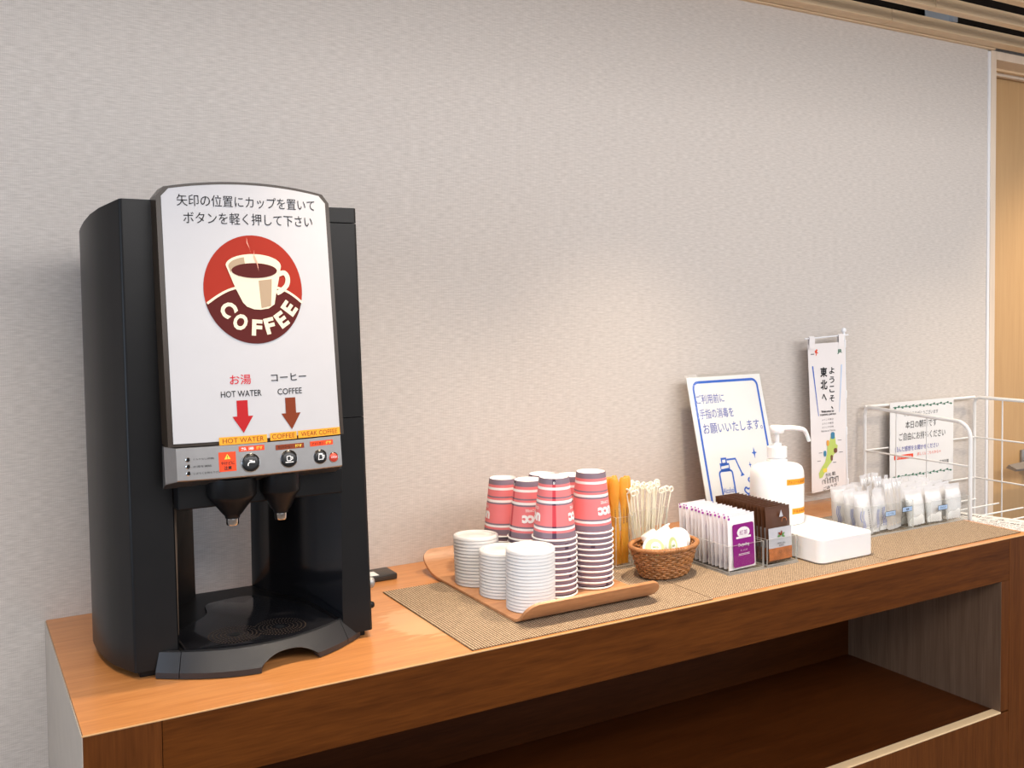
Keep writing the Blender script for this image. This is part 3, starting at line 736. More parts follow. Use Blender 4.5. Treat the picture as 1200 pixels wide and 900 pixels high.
# nozzles
mb = MB(); mb.box(.1285, .3430, -.333, -.300, .2075, .2425, 'black_plastic', .002); part(mach, 'nozzle_housing', mb, org=MO, smooth=0)
for x, y, R in ((.1935, -.338, .0305), (.2560, -.338, .0255)):
    mb = MB(); mt = Matrix.Translation((x, y, 0))
    mb.lathe([(R, .2455), (R, .2230), (R - .001, .2205), (R - .004, .2170), (.0125, .1985), (.0095, .1955), (.0090, .1925)], 40, 'black_plastic', mt)
    nz = part(mach, 'nozzle', mb, org=MO, smooth=40)
    mb = MB(); mb.lathe([(.0078, .1935), (.0078, .1850), (.0070, .1835), (.0050, .1835), (.0048, .1925)], 28, 'chrome', mt)
    part(nz, 'spout_tip', mb, 'shiny metal spout tip', org=MO, smooth=40)
mb = MB()
for z, r in ((.0665, .0085), (.034, .005)):
    mb.lathe([(0, 0), (r, 0), (r, .006), (r * .7, .009), (0, .009)], 20, 'handle_grey' if r > .006 else 'black_plastic', Matrix.Translation((.393, -.290, z)) @ Matrix.Rotation(radians(90), 4, 'Y'))
part(mach, 'side_knob', mb, org=MO)

# flat black box behind the machine
mb = MB(); mb.box(.40, .530, -.080, -.034, .0003, .0105, 'adapter_black', .0025)
ad = thing('power_adapter', 'flat black box with a white label lying behind the coffee machine', 'adapter', (.465, -.057, 0))
part(ad, 'casing', mb, org=(.465, -.057, 0))
mb = MB(); mb.box(.455, .498, -.077, -.052, .0104, .0108, 'white_print'); part(ad, 'sticker', mb, 'white sticker', org=(.465, -.057, 0), smooth=0)

# ================================================================== wooden tray
TX0, TX1 = .582, .824
prof = smooth_path([(-.4180, .0340, 0), (-.4085, .0215, 0), (-.3960, .0090, 0), (-.3800, .0024, 0), (-.3600, .0020, 0), (-.26, .0020, 0), (-.150, .0020, 0),
                    (-.122, .0024, 0), (-.098, .0065, 0), (-.079, .0150, 0), (-.066, .0255, 0), (-.0575, .0350, 0)], 6)
prof = [(p.x, p.y) for p in prof]
mb = MB(); rings = []
cum = [0]
for a, b in zip(prof, prof[1:]): cum.append(cum[-1] + hypot(b[0] - a[0], b[1] - a[1]))
for i, (y, z) in enumerate(prof):
    a = prof[max(i - 1, 0)]; b = prof[min(i + 1, len(prof) - 1)]
    t = Vector((b[0] - a[0], b[1] - a[1])).normalized(); nn = Vector((-t.y, t.x)) * .0042
    e = min(cum[i], cum[-1] - cum[i]); rc = .022
    ins = rc - sqrt(max(0, rc * rc - (rc - e) ** 2)) if e < rc else 0
    ins = min(ins, .018)
    x0, x1 = TX0 + ins, TX1 - ins
    rings.append([(x0, y, z), (x1, y, z), (x1 + .0006, y + nn.x * .5, z + nn.y * .5), (x1, y + nn.x, z + nn.y), (x0, y + nn.x, z + nn.y), (x0 - .0006, y + nn.x * .5, z + nn.y * .5)])
mb.loft(rings, 'tray_wood')
TC = ((TX0 + TX1) / 2, -.24, 0)
solo('wooden_tray', mb, 'bent plywood tray with upturned front and back lips, carrying paper cups and lids', 'tray', loc=TC, org=TC, smooth=35)
TZ = .0066

# ================================================================== paper cups, upside down in six stacks
RR, RB, CH, CP = .0348, .0236, .0955, .0088
def crad(z): return RR - .0012 - (RR - .0012 - RB) * (z - .004) / (CH - .004)
bands = [('cup_purple', .10), ('cup_red', .15), ('cup_white', .195), ('cup_red', .31), ('cup_purple', .335), ('cup_red', .375), ('cup_white', .42), ('cup_purple', .45),
         ('cup_red', .80), ('cup_purple', .83), ('cup_white', .87), ('cup_red', .91), ('cup_purple', .97)]
def cup_body(logo):
    prof = []; names = []
    z0 = .0045
    hh = CH - z0
    prof.append((0, CH - .006)); names.append('cup_white')
    prof.append((RB - .0014, CH - .006)); names.append('cup_white')
    prof.append((RB - .0008, CH - .0004)); names.append('cup_purple')
    prof.append((RB, CH - .0004))
    for m, fr in bands:
        names.append(m); z = CH - fr * hh; prof.append((crad(z), z))
    names.append('cup_purple'); prof.append((crad(z0), z0))
    dark = {'cup_red': 'cup_red_dark', 'cup_purple': 'cup_purple_dark'}
    mb = MB(); n = 64
    mb.lathe(prof, n, lambda i, k: dark.get(names[i], names[i]) if k in (45, 46) and i > 2 else names[i], cap=False)
    if logo:
        for a0 in (-.47, -3.05):
            def cyl(u, v, d, a0=a0):
                z = CH - .60 * hh + v; r = crad(z) + .0004 + d; a = a0 + u / crad(CH - .6 * hh)
                return (r * cos(a), r * sin(a), z)
            s2 = Sheet(mb, cyl, cut=.004)
            s2.text('ucc', 0, -.0055, .0300, .0130, 'cup_white', 1, .055, flip=True)
            s2.text('COFFEE', 0, .0080, .0190, .0042, 'cup_white', 1, .01, flip=True)
        def cyl2(u, v, d):
            z = CH - .075 * hh + v; r = crad(z) + .0004 + d; a = -pi * .56 + u / crad(z)
            return (r * cos(a), r * sin(a), z)
        Sheet(mb, cyl2).text('8', 0, 0, .0030, .0044, 'cup_white', 1, .01, flip=True)
    return mb
rim_pts = [(RR + .0001 + .0012 * cos(2 * pi * k / 10), .0017 + .0016 * sin(2 * pi * k / 10)) for k in range(10)]
def rim_mb():
    mb = MB(); mb.lathe(rim_pts, 48, 'cup_white', closed=True); return mb
def cup_proto(logo, loc):
    o = solo('paper_cup', cup_body(logo), '', 'paper cup', loc=loc, smooth=40)
    part(o, 'rim', rim_mb(), 'white rolled rim', smooth=60); return o
stacks = [  # x, y, top height, angle of the print, where it stands
    ('C', .7013, -.3017, .1925, -.377, 'front stack behind the lids'),
    ('D', .7766, -.2939, .1925, 1.745, 'rightmost stack on the tray'),
    ('A', .6986, -.1451, .1680, -2.98, 'leftmost stack on the tray'),
    ('B', .7051, -.2177, .1754, -1.5, 'second stack from the left'),
    ('E', .7750, -.1492, .1610, -1.3, 'rearmost stack near the wall'),
    ('F', .7865, -.2205, .1765, -1.3, 'stack right behind the rightmost one')]
cup0 = cup1 = None
for nm, x, y, zt, ang, where in stacks:
    n = max(2, round((zt - TZ - CH) / CP) + 1); zb = TZ + .0002
    if y > -.16: zb += .0012
    for k in range(n):      # k = 0 at the bottom
        top = k == n - 1
        lab = ('red-striped paper cup, upside down on top of the ' + where) if top else 'nested paper cup, %s from the top of the %s' % (ORD[n - 1 - k], where)
        loc = (x, y, zb + k * CP); rz = ang if top else random.uniform(0, 6.28)
        src = cup1 if top else cup0
        if src is None:
            o = cup_proto(top, loc); o.rotation_euler = (0, 0, rz)
            if top: cup1 = o
            else: cup0 = o
        else: o = dup(src, loc, (0, 0, rz))
        o['label'] = lab; o['group'] = 'upside-down paper cups on the wooden tray'

# ================================================================== plastic lids, three stacks
LR_ = .0372
def lid_mb():
    mb = MB()
    mb.lathe([(0, .0028), (.0100, .0026), (.0118, .0018), (LR_ - .0060, .0020), (LR_ - .0052, .0043), (LR_ - .0040, .0049), (LR_ - .0018, .0043), (LR_ - .0009, .0030), (LR_ - .0009, 0), (LR_, .0003), (LR_ - .0003, .0034), (LR_ - .0016, .0050), (LR_ - .0040, .0056), (LR_ - .0058, .0050), (LR_ - .0066, .0026),
              (.012, .0024), (.010, .0032), (0, .0034)], 48, 'lid_milky')
    return mb
lid0 = None; LP_ = .0050
for nm, x, y, zt, ln, where in (('l1', .6270, -.1838, .0800, (-.00015, .0004), 'the rearmost lid stack'), ('l2', .6308, -.2607, .0780, (0, 0), 'the middle lid stack'),
                            ('l3', .6323, -.3420, .0960, (0, 0), 'the front lid stack')):
    n = int(round((zt - TZ - .0056) / LP_)) + 1
    for k in range(n):
        tl = (.0035 * k * (nm == 'l1'), .002 * k * (nm == 'l1'), random.uniform(0, 6))
        loc = (x + ln[0] * k, y + ln[1] * k * .3, TZ + .0004 + k * (LP_ + (.0002 if nm == 'l1' else 0)))
        lab = 'milky clear plastic cup lid on top of ' + where if k == n - 1 else 'milky clear plastic cup lid, %s from the top of %s' % (ORD[n - 1 - k], where)
        if lid0 is None: lid0 = o = solo('cup_lid', lid_mb(), lab, 'lid', loc=loc, smooth=50)
        else: o = dup(lid0, loc)
        o['label'] = lab; o['group'] = 'stacked plastic cup lids'; o.rotation_euler = (0, 0, tl[2])
        if nm == 'l1': o.rotation_euler = (radians(-.16 * k), radians(.10 * k), 0)

# ================================================================== clear boxes: shared builder
def clear_box(mb, x0, x1, y0, y1, z0, h, t=.0022, walls='fblr', hf=None, hb=None):
    """open-topped clear box; polished edges read whiter than the faces"""
    hf = hf or h; hb = hb or h
    def slab_(a, b, c, d, e, f):
        bm = bmesh.new(); bmesh.ops.create_cube(bm, size=1)
        bmesh.ops.scale(bm, vec=(b - a, d - c, f - e), verts=bm.verts); bmesh.ops.translate(bm, vec=((a + b) / 2, (c + d) / 2, (e + f) / 2), verts=bm.verts)
        bm.verts.index_update()
        ars = [fc.calc_area() for fc in bm.faces]; big = sorted(ars)[-2] * .999
        mb.add([v.co.copy() for v in bm.verts], [[v.index for v in fc.verts] for fc in bm.faces], ['acrylic' if a_ >= big else 'acrylic_edge' for a_ in ars]); bm.free()
    slab_(x0, x1, y0, y1, z0, z0 + t)
    z1 = z0 + t
    if 'f' in walls: slab_(x0, x1, y0, y0 + t, z1, z0 + hf)
    if 'b' in walls: slab_(x0, x1, y1 - t, y1, z1, z0 + hb)
    if 'l' in walls: slab_(x0, x0 + t, y0 + t, y1 - t, z1, z0 + h)
    if 'r' in walls: slab_(x1 - t, x1, y0 + t, y1 - t, z1, z0 + h)
    return slab_

# ================================================================== stirrers and yellow spoons in a clear holder
HX0, HX1, HY0, HY1 = .872, .985, -.232, -.176
ho = thing('stirrer_holder', 'clear acrylic holder with two wells for stirrers, behind the wicker basket', 'holder', ((HX0 + HX1) / 2, (HY0 + HY1) / 2, MZ))
HO = ((HX0 + HX1) / 2, (HY0 + HY1) / 2, MZ)
mb = MB(); clear_box(mb, HX0 - .004, HX1 + .004, HY0 - .004, HY1 + .002, MZ, .0022, walls=''); part(ho, 'base_plate', mb, org=HO, smooth=0)
mb = MB(); clear_box(mb, HX0, .9085, HY0, HY1, MZ + .0024, .086); part(ho, 'well', mb, org=HO, smooth=0)
mb = MB(); clear_box(mb, .9095, HX1, HY0, HY1, MZ + .0024, .093); part(ho, 'well', mb, org=HO, smooth=0)
def amber_mb():
    mb = MB(); H = .150
    rings = []
    for z, w, d in ((0, .0032, .0012), (.006, .0036, .0014), (.075, .0040, .0016), (.100, .0052, .0024), (.112, .0078, .0034), (.122, .0088, .0036), (.140, .0088, .0032), (.147, .0076, .0028), (.150, .0052, .002)):
        rings.append([(w * cos(2 * pi * k / 12), d * sin(2 * pi * k / 12) - (.002 if z > .105 else 0) * (1 - abs(cos(2 * pi * k / 12))), z) for k in range(12)])
    mb.loft(rings, 'amber_clear'); return mb
am0 = None
for i in range(8):
    x = .8785 + (i % 4) * .0076; y = -.222 + (i // 4) * .017
    loc = (x, y, MZ + .0048); rt = (radians(random.uniform(-3, 3) - 2), radians(random.uniform(-2.5, 2.5) + (i % 4 - 1.5) * 2.2), random.uniform(-.5, .5))
    if am0 is None:
        am0 = o = solo('plastic_spoon', amber_mb(), 'amber yellow plastic stirring spoon standing in the left well of the clear holder', 'spoon', loc=loc, rot=rt, smooth=50)
        m2 = MB()
        for k in range(9): m2.box(-.0009, .0009, -.0022, -.0015, .070 + k * .0034, .0722 + k * .0034, 'amber_print')
        part(o, 'printed_text', m2, smooth=0)
    else: o = dup(am0, loc, rt)
    o['group'] = 'amber stirring spoons'
def stir_mb():
    mb = MB(); H = .118
    mb.tube([(0, 0, 0), (0, 0, H)], .0013, 6, 'cream_plastic')
    mb.tube([(.0042 * sin(2 * pi * k / 14), 0, H + .0042 - .0042 * cos(2 * pi * k / 14)) for k in range(14)], .0016, 6, 'cream_plastic', closed=True)
    return mb
st0 = None
for i in range(46):
    gx = i % 9; gy = i // 9
    x = .9165 + gx * .0077; y = -.225 + gy * .0085
    fan = (gx - 4) * 2.2 + random.uniform(-2, 2); fy = (gy - 1.7) * 2.0 + random.uniform(-2, 2)
    x = .947 + (x - .947) * .78
    loc = (x, y, MZ + .0048 + random.uniform(0, .008)); rt = (radians(-fy), radians(fan), random.uniform(-.7, .7))
    if st0 is None: st0 = o = solo('stirrer', stir_mb(), 'cream plastic stirrer with a looped tip in the clear holder behind the basket', 'stirrer', loc=loc, rot=rt, smooth=50)
    else: o = dup(st0, loc, rt)
    o['group'] = 'cream stirrers in the clear holder'

# ================================================================== wicker basket with creamers
BC = (.921, -.300, MZ)
bk = thing('wicker_basket', 'small oval brown wicker basket filled with creamer pots', 'basket', BC)
BA, BB, BH = .0635, .0445, .050       # half axes at the rim
bro = radians(8)
def bpt(a, t, d=0.0):     # t 0..1 up the side
    s = .70 + .30 * (t ** .75)
    A, B = BA * s + d, BB * s + d
    # superellipse-ish oval
    x, y = A * cos(a), B * sin(a)
    return Vector((x * cos(bro) - y * sin(bro), x * sin(bro) + y * cos(bro), .0025 + BH * t))
NS = 36
mb = MB(); rows = 12
for r in range(rows):
    t = (r + .5) / rows * .95
    pts = []
    N = NS * 5
    for k in range(N):
        a = 2 * pi * k / N; d = .0016 * cos(NS / 2 * a + (pi if r % 2 else 0))
        p = bpt(a, t, d); p.z += .0006 * sin(NS / 2 * a * 2 + r); pts.append(p)
    mb.tube(pts, .0020, 6, 'wicker', closed=True)
part(bk, 'weave', mb, smooth=60)
mb = MB()
for k in range(NS // 1):
    a = 2 * pi * (k + .5) / NS
    mb.tube([bpt(a, t) for t in (0, .25, .5, .75, .97)], .0012, 6, 'wicker_stake')
part(bk, 'stakes', mb, smooth=60)
for strand in range(3):
    mb = MB(); N = 240; pts = []
    for k in range(N):
        a = 2 * pi * k / N; ph = 26 * a + strand * 2 * pi / 3
        p = bpt(a, 1.0, .0016 + .0024 * cos(ph)); p.z += .0020 * sin(ph); pts.append(p)
    mb.tube(pts, .0022, 6, 'wicker', closed=True); part(bk, 'rim_braid', mb, smooth=60)
mb = MB(); mb.lathe([(0, .001), (1, .001), (1, .003), (0, .003)], 40, 'wicker_stake', Matrix.Rotation(bro, 4, 'Z') @ Matrix.Diagonal((BA * .70, BB * .70, 1, 1))); part(bk, 'base', mb, smooth=0)
def creamer_mb():
    mb = MB()
    mb.lathe([(0, .0004), (.0120, 0), (.0136, .0012), (.0150, .0110), (.0162, .0225), (.0172, .0235), (.0205, .0240), (.0207, .0247), (.0200, .0252)], 36, 'creamer_white'); return mb
def creamer_lid_mb():
    mb = MB(); mb.lathe([(.0203, .0253), (.0203, .0256), (.0170, .0257), (0, .0257)], 36, lambda i, k: 'creamer_white' if i < 2 else 'creamer_lid')
    s2 = Sheet(mb, lambda u, v, d: (u, v, .0258 + d))
    s2.disc(.002, .003, .0085, 'creamer_white', 1, 24); s2.text('Milk', .002, .003, .011, .004, 'creamer_print', 2, .02); return mb
cr0 = None
cr = [(-.034, -.006, 0.048, (68, 10, -30), 'white creamer pot tipped on its side at the left end of the basket'),
      (-.012, -.016, 0.050, (80, -14, 40), 'white creamer pot with its pale green lid turned to the left of the basket front'),
      (.012, -.010, 0.048, (120, 15, 60), 'white creamer pot lying upside down in the middle of the basket'),
      (.032, -.006, 0.056, (108, 20, 130), 'white creamer pot propped highest at the right end of the basket'),
      (.014, .012, 0.060, (40, 10, 190), 'white creamer pot showing a pale green printed lid at the back of the pile'),
      (-.016, .014, 0.060, (150, 12, 20), 'white creamer pot upturned at the back left of the pile'),
      (-.018, .004, .030, (10, 0, 0), 'white creamer pot low in the basket at the left'),
      (.024, .004, .026, (15, 0, 70), 'white creamer pot low in the basket at the right')]
for i, (dx, dy, dz, rt, lab) in enumerate(cr):
    Rm = Matrix.Rotation(radians(rt[2]), 3, 'Z') @ Matrix.Rotation(radians(rt[0]), 3, 'X') @ Matrix.Rotation(radians(rt[1]), 3, 'Y')
    c = Rm @ Vector((0, 0, .0125))
    px = BC[0] + dx * cos(bro) - dy * sin(bro) - c.x; py = BC[1] + dx * sin(bro) + dy * cos(bro) - c.y; pz = BC[2] + dz - c.z
    if cr0 is None:
        cr0 = o = solo('creamer_pot', creamer_mb(), lab, 'creamer', loc=(px, py, pz), smooth=45)
        part(o, 'lid', creamer_lid_mb(), 'pale green printed foil lid', smooth=0)
    else: o = dup(cr0, (px, py, pz))
    o.rotation_euler = Rm.to_euler(); o['label'] = lab; o['group'] = 'creamer pots in the basket'

# ================================================================== tea and coffee sachets in a clear rack
SX0, SX1, SY0, SY1 = 1.006, 1.168, -.366, -.215
so = thing('sachet_rack', 'clear acrylic rack with two bays holding tea and coffee sachets', 'rack', ((SX0 + SX1) / 2, (SY0 + SY1) / 2, MZ))
SO = ((SX0 + SX1) / 2, (SY0 + SY1) / 2, MZ)
mb = MB(); clear_box(mb, SX0, SX1, SY0, SY1, MZ, .0025, .0025, walls=''); part(so, 'base_plate', mb, org=SO, smooth=0)
for bx0, bx1 in ((1.0075, 1.087), (1.095, 1.1665)):
    mb = MB(); clear_box(mb, bx0, bx1, SY0 + .001, SY1, MZ + .0026, .046); part(so, 'bay', mb, org=SO, smooth=0)
def pillow(mb, w, h, t, m, crimp=.008, nx=10, nz=16, wob=.0):
    """flat sachet standing up: width along x, thickness along y, crimped at top and bottom"""
    F = []; B = []
    for j in range(nz + 1):
        v = j / nz; z = h * v; rf = []; rb = []
        for i in range(nx + 1):
            u = i / nx; x = (u - .5) * w
            ez = min(max((z - crimp) / .012, 0), 1) * min(max((h - crimp - z) / .012, 0), 1)
            ex = min(1, min(u, 1 - u) * 6)
            d = t / 2 * sqrt(max(0, ez)) * sqrt(ex) + .0003
            q = wob * sin(9 * u + 5 * v) * ez + (.0004 * (-1) ** i if (z < crimp or z > h - crimp) else 0)
            rf.append((x, -d + q, z)); rb.append((x, d + q, z))
        F.append(rf + list(reversed(rb)))
    mb.loft(F, m)
def tea_front(mb):
    f = lambda u, v, d: (u, -.0037 - d, v)
    s2 = Sheet(mb, f)
    s2.poly(rrect(-.0245, .0260, .004, .0770, .004), 'tea_purple', 1)
    s2.disc(.001, .0620, .0150, 'sachet_white', 2, 28, ry=.0092); s2.rect(-.0165, .0185, .0520, .0555, 'sachet_white', 2)
    s2.text('紅茶', .001, .0615, .0190, .0080, 'tea_purple', 3, .0); s2.text('Darjeeling', .001, .0405, .0250, .0065, 'white_print', 2, .01)
    s2.text('ティーバッグ', .001, .0315, .0160, .0036, 'white_print', 2); s2.rect(-.012, .014, .0255, .0262, 'white_print', 2); s2.rect(-.012, .014, .0235, .0242, 'white_print', 2)
te0 = None
NT = 13
for i in range(NT):
    y = SY0 + .0095 + i * .0103
    rt = (radians(-3.5 + random.uniform(-1.2, 1.2)), radians(random.uniform(-1, 1)), radians(random.uniform(-3, 3)))
    loc = (1.0455 + random.uniform(-1, 1) * .0012 - .0006 * i * 0, y, MZ + .0056)
    lab = 'white tea sachet with a purple label, at the front of its row' if i == 0 else 'white tea sachet, %s from the front of the row in the clear rack' % ORD[i]
    if te0 is None:
        mb = MB(); pillow(mb, .064, .0925, .0052, 'sachet_white', wob=.0003); te0 = o = solo('tea_sachet', mb, lab, 'tea sachet', loc=loc, smooth=50)
        mb = MB(); tea_front(mb); part(o, 'purple_label', mb, 'purple front label', smooth=0, fix=False)
        mb = MB(); mb.box(-.0305, -.0268, -.0010, .0010, .0850, .0885, 'tea_mark'); mb.box(-.0305, -.0292, -.0012, .0012, .0905, .0926, 'tea_mark'); part(o, 'corner_mark', mb, 'small purple corner mark', smooth=0)
    else: o = dup(te0, loc)
    o.rotation_euler = rt; o['label'] = lab; o['group'] = 'white tea sachets in the clear rack'
co0 = None
NC = 15
for i in range(NC):
    y = SY0 + .0092 + i * .0088
    loc = (1.1305 + random.uniform(-1, 1) * .0006, y, MZ + .0056); rt = (radians(-2.5 + random.uniform(-.6, .6)), 0, radians(random.uniform(-1.5, 1.5)))
    lab = 'brown and silver coffee sachet at the front of its row' if i == 0 else 'brown coffee sachet, %s from the front of the row beside the tea' % ORD[i]
    if co0 is None:
        mb = MB(); pillow(mb, .0590, .0960, .0060, 'coffee_brown', crimp=.009, wob=.0003); co0 = o = solo('coffee_sachet', mb, lab, 'coffee sachet', loc=loc, smooth=40)
        mb = MB(); nx = 12; vs = []; fs = []
        for j in range(9):
            for k in range(nx + 1):
                vs.append(((k / nx - .5) * .0560, -.0047 - .0003 * sin(k * 1.9 + j * 1.3) , .004 + j * (.0560 / 8)))
        for j in range(8):
            for k in range(nx): a = j * (nx + 1) + k; fs.append((a, a + 1, a + nx + 2, a + nx + 1))
        mb.add(vs, fs, ['coffee_cup' if v // nx < 3 else 'sachet_grey' for v in range(len(fs))])
        part(o, 'silver_panel', mb, 'silver front panel over an orange band', smooth=30, fix=False)
        mb = MB(); s2 = Sheet(mb, lambda u, v, d: (u, -.0053 - d, v))
        for q in range(5):
            a = radians(-20 + q * 52); cx, cz = .002 + .0052 * cos(a), .0455 + .0045 * sin(a)
            s2.poly([(cx + (.0042 * cos(b)) * cos(a) - .0019 * sin(b) * sin(a), cz + .0042 * cos(b) * sin(a) + .0019 * sin(b) * cos(a)) for b in [2 * pi * k / 10 for k in range(10)]], 'leaf_green' if q in (0, 1, 4) else 'sticker_brown', 1 + q % 2)
        s2.text('SPECIAL', .002, .0325, .0200, .0030, 'ink_grey', 1); s2.text('BLEND', .002, .0285, .0120, .0030, 'ink_grey', 1)
        s2.poly([(-.002, .078), (.003, .090), (.008, .078)], 'sachet_grey', 1); s2.stroke([(.010 + .006 * cos(t * .3), .070 + .006 * sin(t * .3)) for t in range(12)], .0012, 'coffee_cup', 1)
        part(o, 'printed_emblem', mb, smooth=0, fix=False)
    else: o = dup(co0, loc)
    o.rotation_euler = rt; o['label'] = lab; o['group'] = 'brown coffee sachets in the clear rack'

# ================================================================== hand-gel tray and pump bottle
WX0, WX1, WY0, WY1 = 1.1835, 1.3200, -.4030, -.170
mb = MB()
def rr3(x0, x1, y0, y1, r, z): return [(a, b, z) for a, b in rrect(x0, x1, y0, y1, r, 5)]
mb.loft([rr3(WX0 + .004, WX1 - .004, WY0 + .004, WY1 - .004, .012, MZ), rr3(WX0, WX1, WY0, WY1, .014, MZ + .003), rr3(WX0, WX1, WY0, WY1, .014, .0440), rr3(WX0 + .0012, WX1 - .0012, WY0 + .0012, WY1 - .0012, .013, .0455),
         rr3(WX0 + .006, WX1 - .006, WY0 + .006, WY1 - .006, .010, .0450), rr3(WX0 + .011, WX1 - .011, WY0 + .011, WY1 - .011, .008, .0360), rr3(WX0 + .018, WX1 - .018, WY0 + .018, WY1 - .018, .006, .0340)], 'tray_white')
solo('drip_tray', mb, 'thick white plastic tray standing under the hand-gel pump bottle', 'tray', loc=((WX0 + WX1) / 2, (WY0 + WY1) / 2, 0), org=((WX0 + WX1) / 2, (WY0 + WY1) / 2, 0), smooth=35)
PB = (1.2545, -.2300, .0343)
BZ0 = PB[2]
bo = thing('pump_bottle', 'white pump bottle of hand gel with orange label strips', 'bottle', PB)
mb = MB()
def oval(rx, ry, z, e=2.6, n=40):
    out = []
    for k in range(n):
        a = 2 * pi * k / n; c, s_ = cos(a), sin(a)
        out.append((rx * math.copysign(abs(c) ** (2 / e), c), ry * math.copysign(abs(s_) ** (2 / e), s_), z))
    return out
RX, RY = .0535, .0320
zs = .1500 - BZ0
mb.loft([oval(RX * .90, RY * .88, 0), oval(RX * .985, RY * .97, .003), oval(RX, RY, .009), oval(RX, RY, zs - .024), oval(RX * .985, RY * .98, zs - .014), oval(RX * .92, RY * .92, zs - .006), oval(RX * .78, RY * .82, zs - .001, 2.4),
         oval(.0215, .0200, zs + .002, 2), oval(.0190, .0190, zs + .004, 2)], 'pump_white')
BR = radians(-12)
bo.rotation_euler = (0, 0, BR)
part(bo, 'body', mb, smooth=50)
z0 = zs + .003
mb = MB(); mb.lathe([(.0195, z0), (.0195, z0 + .005), (.0165, z0 + .0058), (.0160, z0 + .0085), (.0182, z0 + .0092)], 32, 'pump_white')
nfl = 40
vs = []
for zz in (z0 + .0092, z0 + .0290):
    vs.append([( (.0182 + .0005 * (k % 2)) * cos(2 * pi * k / 80), (.0182 + .0005 * (k % 2)) * sin(2 * pi * k / 80), zz) for k in range(80)])
vs.append([(.0155 * cos(2 * pi * k / 80), .0155 * sin(2 * pi * k / 80), z0 + .0305) for k in range(80)])
mb.loft(vs, 'pump_white')
part(bo, 'collar', mb, smooth=40)
mb = MB(); mb.lathe([(.0090, z0 + .030), (.0090, z0 + .036), (.0045, z0 + .037), (.0045, z0 + .056), (.0062, z0 + .057)], 24, 'pump_white'); part(bo, 'pump_stem', mb, smooth=40)
hz = z0 + .0635
mb = MB(); mb.lathe([(.0060, hz - .009), (.0125, hz - .0075), (.0140, hz - .004), (.0140, hz + .004), (.0115, hz + .0062), (0, hz + .0066)], 28, 'pump_white')
pth = smooth_path([(.008, 0, hz), (.034, 0, hz - .0010), (.060, 0, hz - .0045), (.0705, 0, hz - .0080), (.0765, 0, hz - .0150), (.0835, 0, hz - .0300)], 5)
mb.tube(pth, [.0058 - .0022 * i / (len(pth) - 1) for i in range(len(pth))], 14, 'pump_white')
nz = part(bo, 'nozzle', mb, smooth=50)
nz.rotation_euler = (0, 0, radians(10))
for z_, t_, x0, x1 in ((.118 - BZ0, 'アルコールですスプレー'[:9], .000, .0520), (.062 - BZ0, 'アルコール手指消毒液', .012, .0520)):
    mb = MB()
    def bf(u, v, d):
        c = min(.9999, max(-.9999, u / RX)); k = abs(c) ** 2.6; return (u, -RY * (1 - k) ** (1 / 2.6) - .0006 - d, v)
    s2 = Sheet(mb, bf, cut=.0025)
    s2.rect(x0, x1, z_ - .0055, z_ + .0055, 'label_orange', 1); s2.text('アルコール消毒液' if x0 == 0 else '手指消毒液', (x0 + x1) / 2 - .002, z_, (x1 - x0) * .82, .0058, 'sticker_brown', 2)
    part(bo, 'label_strip', mb, 'orange label strip', smooth=0, fix=False)

# ================================================================== leaning alcohol notice in an acrylic sheet
AO = (1.300, -.108, MZ)
al = thing('notice_board', 'white notice with blue frame and bottle drawing in a clear sheet, leaning on the wall', 'sign', AO)
TL = .252
def ap(u, v, d): # u = x, v = height above the counter; d = towards the viewer
    y = -.108 + TL * v; n = Vector((0, -1, TL)).normalized()
    return Vector((u, y, v)) + n * d
mb = MB(); c = lambda u0, u1, v0, v1, d0, d1: mb.loft([[ap(u0, v0, d0), ap(u1, v0, d0), ap(u1, v1, d0), ap(u0, v1, d0)], [ap(u0, v0, d1), ap(u1, v0, d1), ap(u1, v1, d1), ap(u0, v1, d1)]], ['acrylic_sheet'])
c(1.1965, 1.4055, .0022, .3095, .0014, .0026); c(1.1965, 1.4055, .0022, .3095, -.0026, -.0014)
part(al, 'clear_sheet', mb, 'clear acrylic cover', org=AO, smooth=0)
mb = MB(); mb.loft([[ap(1.1990, .003, -.0008), ap(1.4030, .003, -.0008), ap(1.4030, .304, -.0008), ap(1.1990, .304, -.0008)], [ap(1.1990, .003, .0008), ap(1.4030, .003, .0008), ap(1.4030, .304, .0008), ap(1.1990, .304, .0008)]], 'paper_white')
part(al, 'paper_sign', mb, org=AO, smooth=0)
mb = MB(); s2 = Sheet(mb, lambda u, v, d: tuple(ap(u, v, .0009 + d)), lift=.0001)
fr = rrect(1.2125, 1.3905, .012, .2935, .014, 6)
s2.stroke(fr, .0052, 'sign_blue', 1, closed=True)
part(al, 'blue_frame', mb, org=AO, smooth=0, fix=False); mb = MB(); s2.mb = mb
s2.text('ご利用前に', 1.2530, .2590, .0760, .0190, 'text_blue', 1, .004); s2.text('手指の消毒を', 1.2640, .2290, .0920, .0200, 'text_blue', 1, .004)
s2.text('お願いいたします。', 1.3030, .1990, .1640, .0210, 'text_blue', 1, .004)
part(al, 'heading_text', mb, org=AO, smooth=0, fix=False); mb = MB(); s2.mb = mb
